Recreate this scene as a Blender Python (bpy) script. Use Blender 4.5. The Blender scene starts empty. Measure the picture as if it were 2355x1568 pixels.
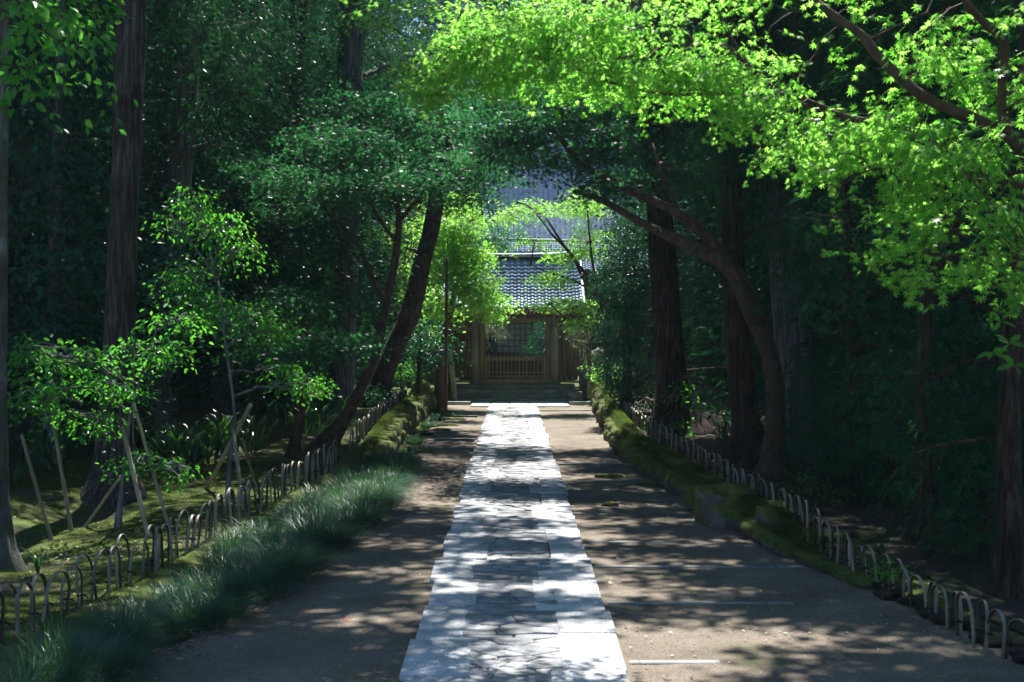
import bpy, math, random
import numpy as np
from mathutils import Vector, noise as mnoise

SC = bpy.context.scene
COL = SC.collection
RNG = np.random.default_rng(7)
random.seed(7)
R = math.radians

# ------------------------------------------------------------------ camera
HC = 2.2                     # eye height above the lane
FP = 3269.0                  # focal length in units of a 2354 px wide frame
cd = bpy.data.cameras.new('camera')
cd.lens = 50.0; cd.sensor_width = 36.0
cd.shift_y = -16.0/2354.0
cd.clip_end = 600
cam = bpy.data.objects.new('camera', cd); COL.objects.link(cam)
cam.location = (0, 0, HC); cam.rotation_euler = (R(90), 0, 0)
SC.camera = cam
cd.dof.use_dof = True; cd.dof.focus_distance = 30.0; cd.dof.aperture_fstop = 5.6

# ------------------------------------------------------------------ light
SUN_ELEV, SUN_AZ = R(57), R(6)          # azimuth measured from +y towards +x
world = bpy.data.worlds.new('World'); SC.world = world; world.use_nodes = True
nt = world.node_tree; nt.nodes.clear()
sky = nt.nodes.new('ShaderNodeTexSky'); sky.sky_type = 'NISHITA'; sky.sun_disc = False
sky.sun_elevation = SUN_ELEV; sky.sun_rotation = SUN_AZ
sky.air_density = 1.2; sky.dust_density = 0.1; sky.ozone_density = 6.0
bg = nt.nodes.new('ShaderNodeBackground'); bg.inputs['Strength'].default_value = 0.056
wo = nt.nodes.new('ShaderNodeOutputWorld')
nt.links.new(sky.outputs[0], bg.inputs[0]); nt.links.new(bg.outputs[0], wo.inputs[0])
sl = bpy.data.lights.new('sun', 'SUN'); sl.energy = 5.0; sl.angle = R(0.55); sl.color = (1.0, 0.965, 0.89)
sun = bpy.data.objects.new('sun', sl); COL.objects.link(sun)
sd = Vector((math.sin(SUN_AZ)*math.cos(SUN_ELEV), math.cos(SUN_AZ)*math.cos(SUN_ELEV), math.sin(SUN_ELEV)))
sun.rotation_euler = sd.to_track_quat('Z', 'Y').to_euler(); sun.location = (0, 0, 60)

SC.view_settings.view_transform = 'Standard'; SC.view_settings.look = 'None'
SC.view_settings.gamma = 1.0; SC.view_settings.use_curve_mapping = False
SC.view_settings.exposure = 1.5
SC.render.engine = 'CYCLES'
cy = SC.cycles
cy.use_denoising = True
cy.max_bounces = 6; cy.diffuse_bounces = 3; cy.glossy_bounces = 2; cy.transmission_bounces = 3
cy.transparent_max_bounces = 4; cy.volume_bounces = 0; cy.sample_clamp_indirect = 4.0
cy.caustics_reflective = False; cy.caustics_refractive = False

HAZE = 0.0003
# ------------------------------------------------------------------ helpers
def P(u, v, y):
    return np.array([(u-1177.0)/FP*y, y, HC-(v-768.0)/FP*y])

def interp(t, xs, ys): return np.interp(t, xs, ys)

def sstep(a, b, x):
    t = np.clip((x-a)/(b-a), 0, 1); return t*t*(3-2*t)

def vnoise(x, y, s=1.0, seed=0):
    """cheap smooth 2-D value noise on arrays, 0..1"""
    x = np.asarray(x, float)*s+seed*17.3; y = np.asarray(y, float)*s+seed*9.1
    xi = np.floor(x); yi = np.floor(y); fx = x-xi; fy = y-yi
    fx = fx*fx*(3-2*fx); fy = fy*fy*(3-2*fy)
    def h(a, b):
        q = np.sin(a*127.1+b*311.7+seed*3.3)*43758.5453
        return q-np.floor(q)
    return (h(xi, yi)*(1-fx)+h(xi+1, yi)*fx)*(1-fy)+(h(xi, yi+1)*(1-fx)+h(xi+1, yi+1)*fx)*fy

def mesh_np(name, V, groups, tone=None, smooth=False, mats=None, midx=None):
    """groups: list of (n,k) int arrays of faces"""
    me = bpy.data.meshes.new(name)
    V = np.asarray(V, np.float32)
    me.vertices.add(len(V)); me.vertices.foreach_set('co', V.ravel())
    starts = []; loops = []; off = 0
    for g in groups:
        g = np.asarray(g, np.int32)
        if len(g) == 0: continue
        k = g.shape[1]
        starts.append(off+np.arange(len(g), dtype=np.int32)*k); loops.append(g.ravel()); off += g.size
    starts = np.concatenate(starts); loops = np.concatenate(loops)
    me.loops.add(len(loops)); me.loops.foreach_set('vertex_index', loops)
    me.polygons.add(len(starts)); me.polygons.foreach_set('loop_start', starts)
    if smooth: me.polygons.foreach_set('use_smooth', np.ones(len(starts), bool))
    if tone is not None:
        a = me.attributes.new('tone', 'FLOAT', 'POINT'); a.data.foreach_set('value', np.asarray(tone, np.float32))
    me.update(calc_edges=True)
    return me

def link(name, me, mat=None, parent=None, loc=(0, 0, 0)):
    if mat is not None and len(me.materials) == 0: me.materials.append(mat)
    o = bpy.data.objects.new(name, me); COL.objects.link(o)
    o.location = [float(c) for c in loc]
    if parent is not None: o.parent = parent
    return o

def thing(name, label, cat, loc=(0, 0, 0), group=None):
    o = bpy.data.objects.new(name, None); COL.objects.link(o); o.location = [float(c) for c in loc]
    o.empty_display_size = 0.2
    return tag(o, label, cat, group)

def tag(o, label, cat, group=None):
    o['label'] = label; o['category'] = cat
    if group: o['group'] = group
    return o

class MB:
    """collects loose shapes into one mesh"""
    def __init__(s): s.V = []; s.F4 = []; s.F3 = []; s.n = 0
    def add(s, V, F4=(), F3=()):
        V = np.asarray(V, float).reshape(-1, 3)
        if len(F4): s.F4.append(np.asarray(F4, int)+s.n)
        if len(F3): s.F3.append(np.asarray(F3, int)+s.n)
        s.V.append(V); s.n += len(V); return s
    def box(s, x0, x1, y0, y1, z0, z1, bev=0.0):
        if bev <= 0:
            V = [(x, y, z) for z in (z0, z1) for y in (y0, y1) for x in (x0, x1)]
            F = [(0, 2, 3, 1), (4, 5, 7, 6), (0, 1, 5, 4), (2, 6, 7, 3), (0, 4, 6, 2), (1, 3, 7, 5)]
            return s.add(V, F)
        b = bev; V = []
        for zz, k in ((z0, 0), (z0+b, 1), (z1-b, 1), (z1, 0)):
            i = 0 if k else b
            a0, a1, c0, c1 = x0+i, x1-i, y0+i, y1-i
            V += [(a0, c0, zz), (a1, c0, zz), (a1, c1, zz), (a0, c1, zz)]
        F = [(3, 2, 1, 0), (12, 13, 14, 15)]
        for l in range(3):
            for q in range(4):
                F.append((l*4+q, l*4+(q+1) % 4, l*4+4+(q+1) % 4, l*4+4+q))
        return s.add(V, F)
    def tube(s, pts, rad, sides=8, flute=0.0, cap=True, seed=0, smooth_n=0, twist=0.0):
        pts = np.asarray(pts, float); rad = np.asarray(rad, float)
        if smooth_n: pts, rad = catmull(pts, rad, smooth_n)
        n = len(pts); T = np.gradient(pts, axis=0); T /= np.linalg.norm(T, axis=1)[:, None]+1e-9
        ref = np.array([1., 0.13, 0.07]) if abs(T[0][0]) < 0.8 else np.array([0., 0.2, 1.])
        ang = np.linspace(0, 2*np.pi, sides, endpoint=False); V = np.zeros((n, sides, 3))
        for i in range(n):
            a = ref-T[i]*ref.dot(T[i]); a /= np.linalg.norm(a); b = np.cross(T[i], a); ref = a
            r = rad[i]*np.ones(sides)
            if flute:
                r = r*(1+flute*(np.sin(ang*5+seed+i*0.11*(1+twist))*0.5+np.sin(ang*9+seed*2.3-i*0.07)*0.35+np.sin(ang*17+seed*1.3+i*0.05)*0.25))
            V[i] = pts[i]+np.outer(np.cos(ang)*r, a)+np.outer(np.sin(ang)*r, b)
        if flute:
            k = np.arange(n)[:, None]; a_ = ang[None, :]
            wob = 1+.05*np.sin(k*.9+seed*1.7+2*np.sin(a_*2+seed))+.035*np.sin(k*2.3+a_*3+seed*.7)
            cen = pts[:, None, :]; V = cen+(V-cen)*wob[..., None]
        idx = np.arange(n*sides).reshape(n, sides)
        A = idx[:-1]; B = idx[1:]
        F = np.stack([A, np.roll(A, -1, 1), np.roll(B, -1, 1), B], -1).reshape(-1, 4)
        base = s.n; s.add(V.reshape(-1, 3), F)
        if cap:
            c = np.array([pts[-1], pts[0]]); k = s.n; s.V.append(c); s.n += 2
            l = base+idx[-1]; f = base+idx[0]
            s.F3.append(np.stack([l, np.roll(l, -1), np.full(sides, k)], -1))
            s.F3.append(np.stack([np.roll(f, -1), f, np.full(sides, k+1)], -1))
        return s
    def mesh(s, name, smooth=False, origin=None):
        V = np.concatenate(s.V)
        if origin is not None: V = V-np.asarray(origin)
        gs = []
        if s.F4: gs.append(np.concatenate(s.F4))
        if s.F3: gs.append(np.concatenate(s.F3))
        return mesh_np(name, V, gs, smooth=smooth)

def catmull(pts, rad, k):
    pts = np.asarray(pts, float); n = len(pts)
    Q = np.vstack([2*pts[0]-pts[1], pts, 2*pts[-1]-pts[-2]]); out = []; ro = []
    for i in range(n-1):
        p0, p1, p2, p3 = Q[i:i+4]
        for j in range(k):
            t = j/k
            out.append(0.5*((2*p1)+(-p0+p2)*t+(2*p0-5*p1+4*p2-p3)*t*t+(-p0+3*p1-3*p2+p3)*t**3))
            ro.append(rad[i]*(1-t)+rad[i+1]*t)
    out.append(pts[-1]); ro.append(rad[-1])
    return np.array(out), np.array(ro)

# ------------------------------------------------------------------ materials
def newmat(name):
    m = bpy.data.materials.new(name); m.use_nodes = True; m.node_tree.nodes.clear()
    return m, m.node_tree.nodes, m.node_tree.links

def leafmat(name, cols, trans, tw=0.45, rough=0.4, spec=0.35):
    """cols: two reflect colours by leaf tone, trans: two transmitted"""
    m, N, L = newmat(name)
    at = N.new('ShaderNodeAttribute'); at.attribute_name = 'tone'
    def mixc(a, b):
        x = N.new('ShaderNodeMix'); x.data_type = 'RGBA'
        x.inputs[6].default_value = (*a, 1); x.inputs[7].default_value = (*b, 1)
        L.new(at.outputs['Fac'], x.inputs[0]); return x.outputs[2]
    d = N.new('ShaderNodeBsdfDiffuse'); L.new(mixc(*cols), d.inputs[0])
    t = N.new('ShaderNodeBsdfTranslucent'); L.new(mixc(*trans), t.inputs[0])
    mx = N.new('ShaderNodeMixShader'); mx.inputs[0].default_value = tw
    L.new(d.outputs[0], mx.inputs[1]); L.new(t.outputs[0], mx.inputs[2])
    g = N.new('ShaderNodeBsdfGlossy'); g.inputs['Roughness'].default_value = rough
    g.inputs[0].default_value = (1, 1, 1, 1)
    fr = N.new('ShaderNodeFresnel'); fr.inputs[0].default_value = 1.4
    mu = N.new('ShaderNodeMath'); mu.operation = 'MULTIPLY'; mu.inputs[1].default_value = spec
    L.new(fr.outputs[0], mu.inputs[0])
    mn_ = N.new('ShaderNodeMath'); mn_.operation = 'MINIMUM'; mn_.inputs[1].default_value = .10*spec; L.new(mu.outputs[0], mn_.inputs[0])
    m2 = N.new('ShaderNodeMixShader'); L.new(mn_.outputs[0], m2.inputs[0])
    L.new(mx.outputs[0], m2.inputs[1]); L.new(g.outputs[0], m2.inputs[2])
    o = N.new('ShaderNodeOutputMaterial'); L.new(m2.outputs[0], o.inputs[0])
    return m

def ramp(N, stops):
    r = N.new('ShaderNodeValToRGB'); e = r.color_ramp.elements
    while len(e) > 1: e.remove(e[-1])
    e[0].position = stops[0][0]; e[0].color = (*stops[0][1], 1)
    for p, c in stops[1:]:
        q = e.new(p); q.color = (*c, 1)
    return r

def surf(name, stops, scale=(4, 4, 4), detail=8, rough=0.85, bump=0.4, bscale=None, bdist=0.02, coord='Object',
         moss=None, fine=None, spec=0.3, obj_var=0.0, moss_lo=0.45, moss_hi=0.75, mix2=None):
    m, N, L = newmat(name)
    tc = N.new('ShaderNodeTexCoord'); mp = N.new('ShaderNodeMapping'); mp.inputs['Scale'].default_value = scale
    L.new(tc.outputs[coord], mp.inputs[0])
    vec = mp.outputs[0]
    if obj_var:
        oi = N.new('ShaderNodeObjectInfo'); av = N.new('ShaderNodeVectorMath'); av.operation = 'MULTIPLY_ADD'
        cmb = N.new('ShaderNodeCombineXYZ'); L.new(oi.outputs['Random'], cmb.inputs[0]); L.new(oi.outputs['Random'], cmb.inputs[2])
        av.inputs[1].default_value = (37, 37, 37); L.new(cmb.outputs[0], av.inputs[0]); L.new(vec, av.inputs[2]); vec = av.outputs[0]
    n = N.new('ShaderNodeTexNoise'); n.inputs['Scale'].default_value = 1; n.inputs['Detail'].default_value = detail
    n.inputs['Roughness'].default_value = 0.62; L.new(vec, n.inputs['Vector'])
    r = ramp(N, stops); L.new(n.outputs['Fac'], r.inputs[0]); col = r.outputs[0]
    if fine:
        f = N.new('ShaderNodeTexNoise'); f.inputs['Scale'].default_value = fine[0]; f.inputs['Detail'].default_value = 3
        L.new(tc.outputs[coord], f.inputs['Vector'])
        fr = ramp(N, [(0.35, (fine[1],)*3), (0.65, (fine[2],)*3)]); L.new(f.outputs['Fac'], fr.inputs[0])
        mm = N.new('ShaderNodeMix'); mm.data_type = 'RGBA'; mm.blend_type = 'MULTIPLY'; mm.inputs[0].default_value = 1
        L.new(col, mm.inputs[6]); L.new(fr.outputs[0], mm.inputs[7]); col = mm.outputs[2]
    if obj_var:
        hv = N.new('ShaderNodeMapRange'); hv.inputs[3].default_value = 1-obj_var; hv.inputs[4].default_value = 1+obj_var
        L.new(oi.outputs['Random'], hv.inputs[0])
        vm = N.new('ShaderNodeVectorMath'); vm.operation = 'SCALE'; L.new(col, vm.inputs[0]); L.new(hv.outputs[0], vm.inputs['Scale']); col = vm.outputs[0]
    if moss:
        mn = N.new('ShaderNodeTexNoise'); mn.inputs['Scale'].default_value = moss[0]; mn.inputs['Detail'].default_value = 6
        tc2 = N.new('ShaderNodeTexCoord'); geo = N.new('ShaderNodeNewGeometry'); L.new(geo.outputs['Position'], mn.inputs['Vector'])
        sp = N.new('ShaderNodeSeparateXYZ'); L.new(geo.outputs['Normal'], sp.inputs[0])
        ad = N.new('ShaderNodeMath'); ad.operation = 'MULTIPLY_ADD'; ad.inputs[1].default_value = moss[1]
        L.new(sp.outputs[2], ad.inputs[0]); L.new(mn.outputs['Fac'], ad.inputs[2])
        mr = N.new('ShaderNodeMapRange'); mr.inputs[1].default_value = moss_lo; mr.inputs[2].default_value = moss_hi; L.new(ad.outputs[0], mr.inputs[0])
        mc = N.new('ShaderNodeTexNoise'); mc.inputs['Scale'].default_value = 9; mc.inputs['Detail'].default_value = 5; L.new(geo.outputs['Position'], mc.inputs['Vector'])
        mcr = ramp(N, [(0.3, moss[2]), (0.7, moss[3])]); L.new(mc.outputs['Fac'], mcr.inputs[0])
        mm = N.new('ShaderNodeMix'); mm.data_type = 'RGBA'; L.new(mr.outputs[0], mm.inputs[0])
        L.new(col, mm.inputs[6]); L.new(mcr.outputs[0], mm.inputs[7]); col = mm.outputs[2]
    b = N.new('ShaderNodeBsdfPrincipled'); b.inputs['Roughness'].default_value = rough
    b.inputs['Specular IOR Level'].default_value = spec; L.new(col, b.inputs['Base Color'])
    if bump:
        bp = N.new('ShaderNodeBump'); bp.inputs['Strength'].default_value = bump; bp.inputs['Distance'].default_value = bdist
        bn = N.new('ShaderNodeTexNoise'); bn.inputs['Detail'].default_value = 8; bn.inputs['Roughness'].default_value = 0.7
        mp2 = N.new('ShaderNodeMapping'); mp2.inputs['Scale'].default_value = bscale or tuple(4*s for s in scale)
        bn.inputs['Scale'].default_value = 1
        L.new(tc.outputs[coord], mp2.inputs[0]); L.new(mp2.outputs[0], bn.inputs['Vector']); L.new(bn.outputs['Fac'], bp.inputs['Height']); L.new(bp.outputs[0], b.inputs['Normal'])
    o = N.new('ShaderNodeOutputMaterial'); L.new(b.outputs[0], o.inputs[0])
    return m

M = {}
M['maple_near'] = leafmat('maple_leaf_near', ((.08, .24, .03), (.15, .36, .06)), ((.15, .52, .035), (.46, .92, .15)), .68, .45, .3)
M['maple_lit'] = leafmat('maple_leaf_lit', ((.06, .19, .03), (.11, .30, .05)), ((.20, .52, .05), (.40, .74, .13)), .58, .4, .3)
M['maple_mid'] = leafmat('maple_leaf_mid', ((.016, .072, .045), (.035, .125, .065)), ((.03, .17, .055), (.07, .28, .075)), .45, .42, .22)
M['evergreen'] = leafmat('evergreen_leaf', ((.010, .055, .044), (.028, .115, .078)), ((.012, .09, .025), (.035, .16, .03)), .25, .32, .2)
M['cedar'] = leafmat('cedar_needle', ((.012, .056, .036), (.03, .105, .056)), ((.015, .10, .03), (.04, .18, .035)), .3, .5, .15)
M['shrub'] = leafmat('shrub_leaf', ((.018, .11, .025), (.045, .20, .035)), ((.06, .34, .03), (.18, .56, .05)), .5, .35, .3)
M['pine'] = leafmat('pine_needle', ((.08, .13, .05), (.14, .2, .09)), ((.15, .25, .06), (.25, .35, .1)), .35, .4, .8)
M['grass'] = leafmat('mondo_grass', ((.016, .062, .042), (.045, .12, .075)), ((.03, .12, .035), (.08, .22, .05)), .3, .4, .4)
M['mossblade'] = leafmat('moss_blade', ((.035, .065, .008), (.09, .13, .015)), ((.09, .17, .01), (.17, .25, .02)), .45, .7, .1)
M['litter'] = leafmat('fallen_leaf', ((.16, .085, .05), (.4, .30, .24)), ((.2, .08, .03), (.3, .18, .1)), .15, .5, .6)
M['redleaf'] = leafmat('fallen_red_leaf', ((.35, .03, .01), (.4, .05, .01)), ((.5, .04, .01), (.5, .06, .01)), .4, .5, .5)
M['fern'] = leafmat('broad_blade_leaf', ((.02, .07, .03), (.04, .11, .05)), ((.05, .17, .03), (.08, .25, .04)), .35, .25, 1.0)

M['bark'] = surf('cedar_bark', [(.32, (.012, .010, .009)), (.5, (.06, .052, .048)), (.68, (.15, .14, .135))], (24, 24, 2.4), 9, .9, 1.0, (60, 60, 3.0), .05, fine=(3, .6, 1.25))
M['bark_brown'] = surf('cypress_bark', [(.32, (.010, .007, .006)), (.5, (.05, .033, .027)), (.68, (.12, .08, .062))], (22, 22, 2.2), 9, .9, 1.0, (60, 60, 2.6), .05, fine=(3, .6, 1.25))
M['bark_grey'] = surf('grey_bark', [(.32, (.035, .036, .04)), (.52, (.12, .122, .13)), (.7, (.25, .255, .27))], (16, 16, 1.6), 8, .9, .6, (36, 36, 8), .02)
M['bark_maple'] = surf('maple_bark', [(.3, (.03, .018, .013)), (.55, (.075, .044, .032)), (.75, (.14, .09, .068))], (9, 9, 9), 8, .8, .5, (30, 30, 30), .012)
M['bark_mossy'] = surf('mossy_root_bark', [(.3, (.03, .028, .026)), (.55, (.10, .10, .10)), (.75, (.3, .32, .31))], (8, 8, 2), 8, .9, .9, (40, 40, 8), .03,
                       moss=(5, .4, (.02, .035, .01), (.05, .07, .02)))
M['dirt'] = surf('packed_dirt', [(.25, (.105, .082, .062)), (.5, (.18, .146, .113)), (.8, (.27, .225, .178))], (1.1, 1.1, 1.1), 10, .9, .7, (30, 30, 30), .03, fine=(60, .62, 1.2),
                 moss=(1.5, 0.0, (.085, .10, .035), (.13, .14, .05)), moss_lo=.57, moss_hi=.8)
M['granite'] = surf('granite', [(.3, (.34, .35, .37)), (.5, (.48, .49, .51)), (.75, (.60, .605, .61))], (5, 5, 5), 8, .75, .6, (60, 60, 60), .012, fine=(70, .55, 1.25), obj_var=.14)
M['flag'] = surf('flagstone', [(.3, (.17, .175, .19)), (.55, (.28, .285, .30)), (.8, (.42, .415, .41))], (5, 5, 5), 6, .7, .6, (26, 26, 26), .012, fine=(60, .7, 1.15), obj_var=.25)
M['sill'] = surf('sill_stone', [(.3, (.15, .15, .145)), (.7, (.30, .30, .295))], (3, 3, 3), 6, .8, .4, (40, 40, 40), .01, fine=(90, .7, 1.15), obj_var=.15)
M['mortar'] = surf('path_bed', [(.3, (.16, .15, .12)), (.6, (.28, .26, .22))], (4, 4, 4), 6, .95, .5, (40, 40, 40), .01,
                   moss=(6, 0, (.07, .10, .02), (.13, .17, .03)), moss_lo=.5, moss_hi=.62)
M['soil'] = surf('mossy_ground', [(.3, (.035, .027, .02)), (.6, (.075, .058, .042)), (.8, (.12, .095, .07))], (2, 2, 2), 8, .95, .8, (30, 30, 30), .03,
                 moss=(1.1, .25, (.030, .055, .006), (.085, .12, .012)), moss_lo=.55, moss_hi=.75)
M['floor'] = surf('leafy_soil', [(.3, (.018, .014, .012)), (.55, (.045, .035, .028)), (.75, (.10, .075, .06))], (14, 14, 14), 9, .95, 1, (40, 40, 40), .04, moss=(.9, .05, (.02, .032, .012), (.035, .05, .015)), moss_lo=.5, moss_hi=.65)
M['stone_moss'] = surf('mossy_stone', [(.3, (.08, .075, .07)), (.6, (.17, .16, .15)), (.8, (.26, .25, .23))], (5, 5, 5), 8, .95, 1, (24, 24, 24), .03,
                       moss=(3.5, .45, (.045, .07, .012), (.14, .17, .03)), moss_lo=.40, moss_hi=.62, obj_var=.25)
M['stone_dark'] = surf('dark_stone', [(.3, (.05, .052, .05)), (.6, (.10, .105, .10)), (.8, (.17, .17, .16))], (3, 3, 3), 8, .9, .8, (18, 18, 18), .03,
                       moss=(2.5, .3, (.03, .05, .012), (.06, .085, .02)), moss_lo=.6, moss_hi=.8)
M['step'] = surf('step_stone', [(.3, (.11, .11, .11)), (.6, (.19, .19, .19)), (.8, (.28, .28, .28))], (3, 3, 3), 8, .85, .6, (20, 20, 20), .015, obj_var=.15)
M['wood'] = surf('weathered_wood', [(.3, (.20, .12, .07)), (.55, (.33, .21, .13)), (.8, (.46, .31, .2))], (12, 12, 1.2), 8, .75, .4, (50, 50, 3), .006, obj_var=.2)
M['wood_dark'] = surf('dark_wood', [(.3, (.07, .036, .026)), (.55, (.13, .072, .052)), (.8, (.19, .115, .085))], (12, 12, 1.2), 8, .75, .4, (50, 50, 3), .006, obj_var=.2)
M['wood_grey'] = surf('grey_post_wood', [(.3, (.18, .14, .105)), (.55, (.30, .25, .195)), (.8, (.42, .37, .30))], (9, 9, .8), 8, .8, .5, (40, 40, 2), .01)
M['tile'] = surf('roof_tile', [(.3, (.27, .36, .46)), (.6, (.36, .46, .57)), (.8, (.46, .55, .65))], (3, 3, 3), 5, .36, .15, (20, 20, 20), .005, spec=.6, obj_var=.2)
M['tile'].node_tree.nodes['Principled BSDF'].inputs['Metallic'].default_value = .35
M['plaster'] = surf('dark_wall', [(.3, (.03, .03, .035)), (.7, (.07, .065, .07))], (2, 2, 2), 5, .8, .2)
M['paper'] = surf('paper_pane', [(.3, (.68, .69, .66)), (.7, (.82, .82, .78))], (1.5, 1.5, 1.5), 3, .6, 0, spec=.5)
M['bamboo'] = surf('split_bamboo', [(.3, (.10, .085, .06)), (.55, (.22, .20, .155)), (.8, (.38, .36, .31))], (6, 6, 2), 5, .45, .15, (60, 60, 6), .002, spec=.5, obj_var=.25)
M['bamboo_in'] = surf('bamboo_inner', [(.3, (.03, .024, .016)), (.7, (.075, .06, .04))], (6, 6, 2), 5, .85, .1)
M['cord'] = surf('black_cord', [(.3, (.008, .008, .008)), (.7, (.02, .02, .02))], (30, 30, 30), 3, .8, .3)
M['stake'] = surf('bamboo_pole', [(.3, (.16, .13, .09)), (.55, (.28, .24, .18)), (.8, (.42, .38, .31))], (5, 5, 3), 5, .55, .15, (40, 40, 6), .003, obj_var=.3)
M['gutter'] = surf('pale_copper', [(.3, (.25, .32, .25)), (.7, (.38, .45, .36))], (3, 3, 3), 4, .6, .1)

# ------------------------------------------------------------------ terrain
LY = [0, 9, 11.4, 13.5, 17.5, 23, 31, 41.8, 46, 60]; LXv = [-3.0, -2.45, -2.02, -1.82, -1.45, -1.55, -1.8, -1.85, -2.0, -2.0]
RY = [0, 9.8, 11.4, 13.5, 15.6, 16.6, 19.9, 24.6, 31, 45.8, 60]; RXv = [3.6, 3.4, 3.2, 2.86, 2.55, 2.35, 2.3, 1.98, 2.1, 2.6, 2.6]
LWY = [0, 10, 16, 24, 30, 44, 60]; LWX = [-2.9, -2.9, -2.55, -2.25, -2.35, -2.35, -2.4]      # foot of the left bank
def edgeL(y): return interp(y, LY, LXv)
def edgeR(y): return interp(y, RY, RXv)
def terrain(x, y):
    x = np.asarray(x, float); y = np.asarray(y, float)
    n1 = vnoise(x, y, .9, 1); n2 = vnoise(x, y, 2.3, 2); n3 = vnoise(x, y, .25, 3)
    wl = interp(y, LWY, LWX); dl = wl-x
    hl = interp(y, [8, 14, 22, 28, 46], [.06, .10, .16, .38, .45])
    left = sstep(0, .35, dl)*hl+sstep(.1, 3, dl)*((n1-.35)*.28+(n2-.5)*.09)+sstep(2, 9, dl)*.35+sstep(6, 40, dl)*3.0*n3
    er = edgeR(y); dr = x-er
    hr = interp(y, [8, 12.5, 14.5, 20, 46], [.05, .07, .20, .24, .42])
    right = sstep(-.03, .28, dr)*hr+sstep(.2, 3, dr)*((n1-.4)*.18+(n2-.5)*.07)+sstep(3, 12, dr)*.2+sstep(6, 40, dr)*3.0*n3
    h = np.where(dl > 0, left, 0)+np.where(dr > -.03, right, 0)
    back = sstep(46.2, 47.5, y)*.5+sstep(74, 130, y)*28
    ins = (dl <= 0) & (dr <= 0)
    h = np.where(y > 46, np.maximum(h*(1-sstep(46, 49, y)), 0)+back, h)
    return h

def grid_mesh(name, xs, ys, zf):
    X, Y = np.meshgrid(xs, ys); Z = zf(X, Y)
    idx = np.arange(X.size).reshape(X.shape)
    F = np.stack([idx[:-1, :-1], idx[:-1, 1:], idx[1:, 1:], idx[1:, :-1]], -1).reshape(-1, 4)
    return mesh_np(name, np.stack([X, Y, Z], -1).reshape(-1, 3), [F], smooth=True)

xs = np.concatenate([np.linspace(-160, -14, 40), np.arange(-13.6, -6, .25), np.arange(-6, 6, .1), np.arange(6, 13.6, .25), np.linspace(14, 160, 40)])
ys = np.concatenate([np.linspace(-60, 5, 12), np.arange(5.5, 26, .12), np.arange(26, 48, .25), np.arange(48.5, 70, 1.2), np.linspace(72, 400, 50)])
g = link('ground', grid_mesh('ground', xs, ys, lambda x, y: terrain(x, y)-.012), M['soil']); g['kind'] = 'structure'

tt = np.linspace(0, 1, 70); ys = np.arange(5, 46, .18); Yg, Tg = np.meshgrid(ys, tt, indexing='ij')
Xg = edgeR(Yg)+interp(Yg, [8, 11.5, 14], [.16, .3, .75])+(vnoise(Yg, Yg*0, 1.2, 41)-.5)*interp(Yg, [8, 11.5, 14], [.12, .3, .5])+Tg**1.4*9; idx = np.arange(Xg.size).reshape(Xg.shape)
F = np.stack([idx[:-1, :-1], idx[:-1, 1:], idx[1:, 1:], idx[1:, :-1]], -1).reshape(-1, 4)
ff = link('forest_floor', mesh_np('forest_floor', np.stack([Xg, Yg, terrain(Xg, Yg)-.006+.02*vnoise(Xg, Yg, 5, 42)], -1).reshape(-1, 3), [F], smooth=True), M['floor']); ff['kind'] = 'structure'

# dirt lane, a sheet between the two banks
ys = np.arange(3, 46.4, .12); tt = np.linspace(0, 1, 48)
Yg, Tg = np.meshgrid(ys, tt, indexing='ij')
Lg = edgeL(Yg)-.12+(vnoise(Yg, Yg*0, 3, 5)-.5)*.16; Rg = edgeR(Yg)+.10+(vnoise(Yg, Yg*0, 3, 6)-.5)*.10
Xg = Lg+(Rg-Lg)*Tg; Zg = (vnoise(Xg, Yg, 1.3, 8)-.5)*.014*np.clip(1-np.abs(Xg)/1.1, -1, 0)*-1*0+.004+np.where(np.abs(Xg) > 1.0, (vnoise(Xg, Yg, 1.6, 8))*.012, 0)
idx = np.arange(Xg.size).reshape(Xg.shape)
F = np.stack([idx[:-1, :-1], idx[:-1, 1:], idx[1:, 1:], idx[1:, :-1]], -1).reshape(-1, 4)
lane = link('dirt_lane', mesh_np('dirt_lane', np.stack([Xg, Yg, Zg], -1).reshape(-1, 3), [F], smooth=True), M['dirt']); lane['kind'] = 'structure'

# ------------------------------------------------------------------ stone path
mb = MB(); mb.box(-.66, .715, 3, 45.3, -.05, .020)
path = link('path', mb.mesh('path'), M['mortar']); path['kind'] = 'structure'

def prism(poly, z0, z1, bev, tilt=(0, 0), origin=(0, 0)):
    """bevelled prism over a convex polygon; returns a mesh centred at its middle"""
    poly = np.asarray(poly, float); c = poly.mean(0); q = poly-c; n = len(q)
    def ring(s_in, z):
        d = np.linalg.norm(q, axis=1)[:, None]; r = q*(1-np.minimum(s_in/np.maximum(d, 1e-3), .6))
        zz = z+r[:, 0]*tilt[0]+r[:, 1]*tilt[1] if z > z0 else np.full(n, z)
        return np.column_stack([r, zz*np.ones(n)])
    V = np.vstack([ring(0, z0), ring(0, z1-bev), ring(bev*1.2, z1), [[0, 0, z1]]])
    F4 = []; F3 = []
    for l in range(2):
        for i in range(n): F4.append((l*n+i, l*n+(i+1) % n, l*n+n+(i+1) % n, l*n+n+i))
    for i in range(n): F3.append((2*n+i, 2*n+(i+1) % n, 3*n))
    return V, F4, F3, c

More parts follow.
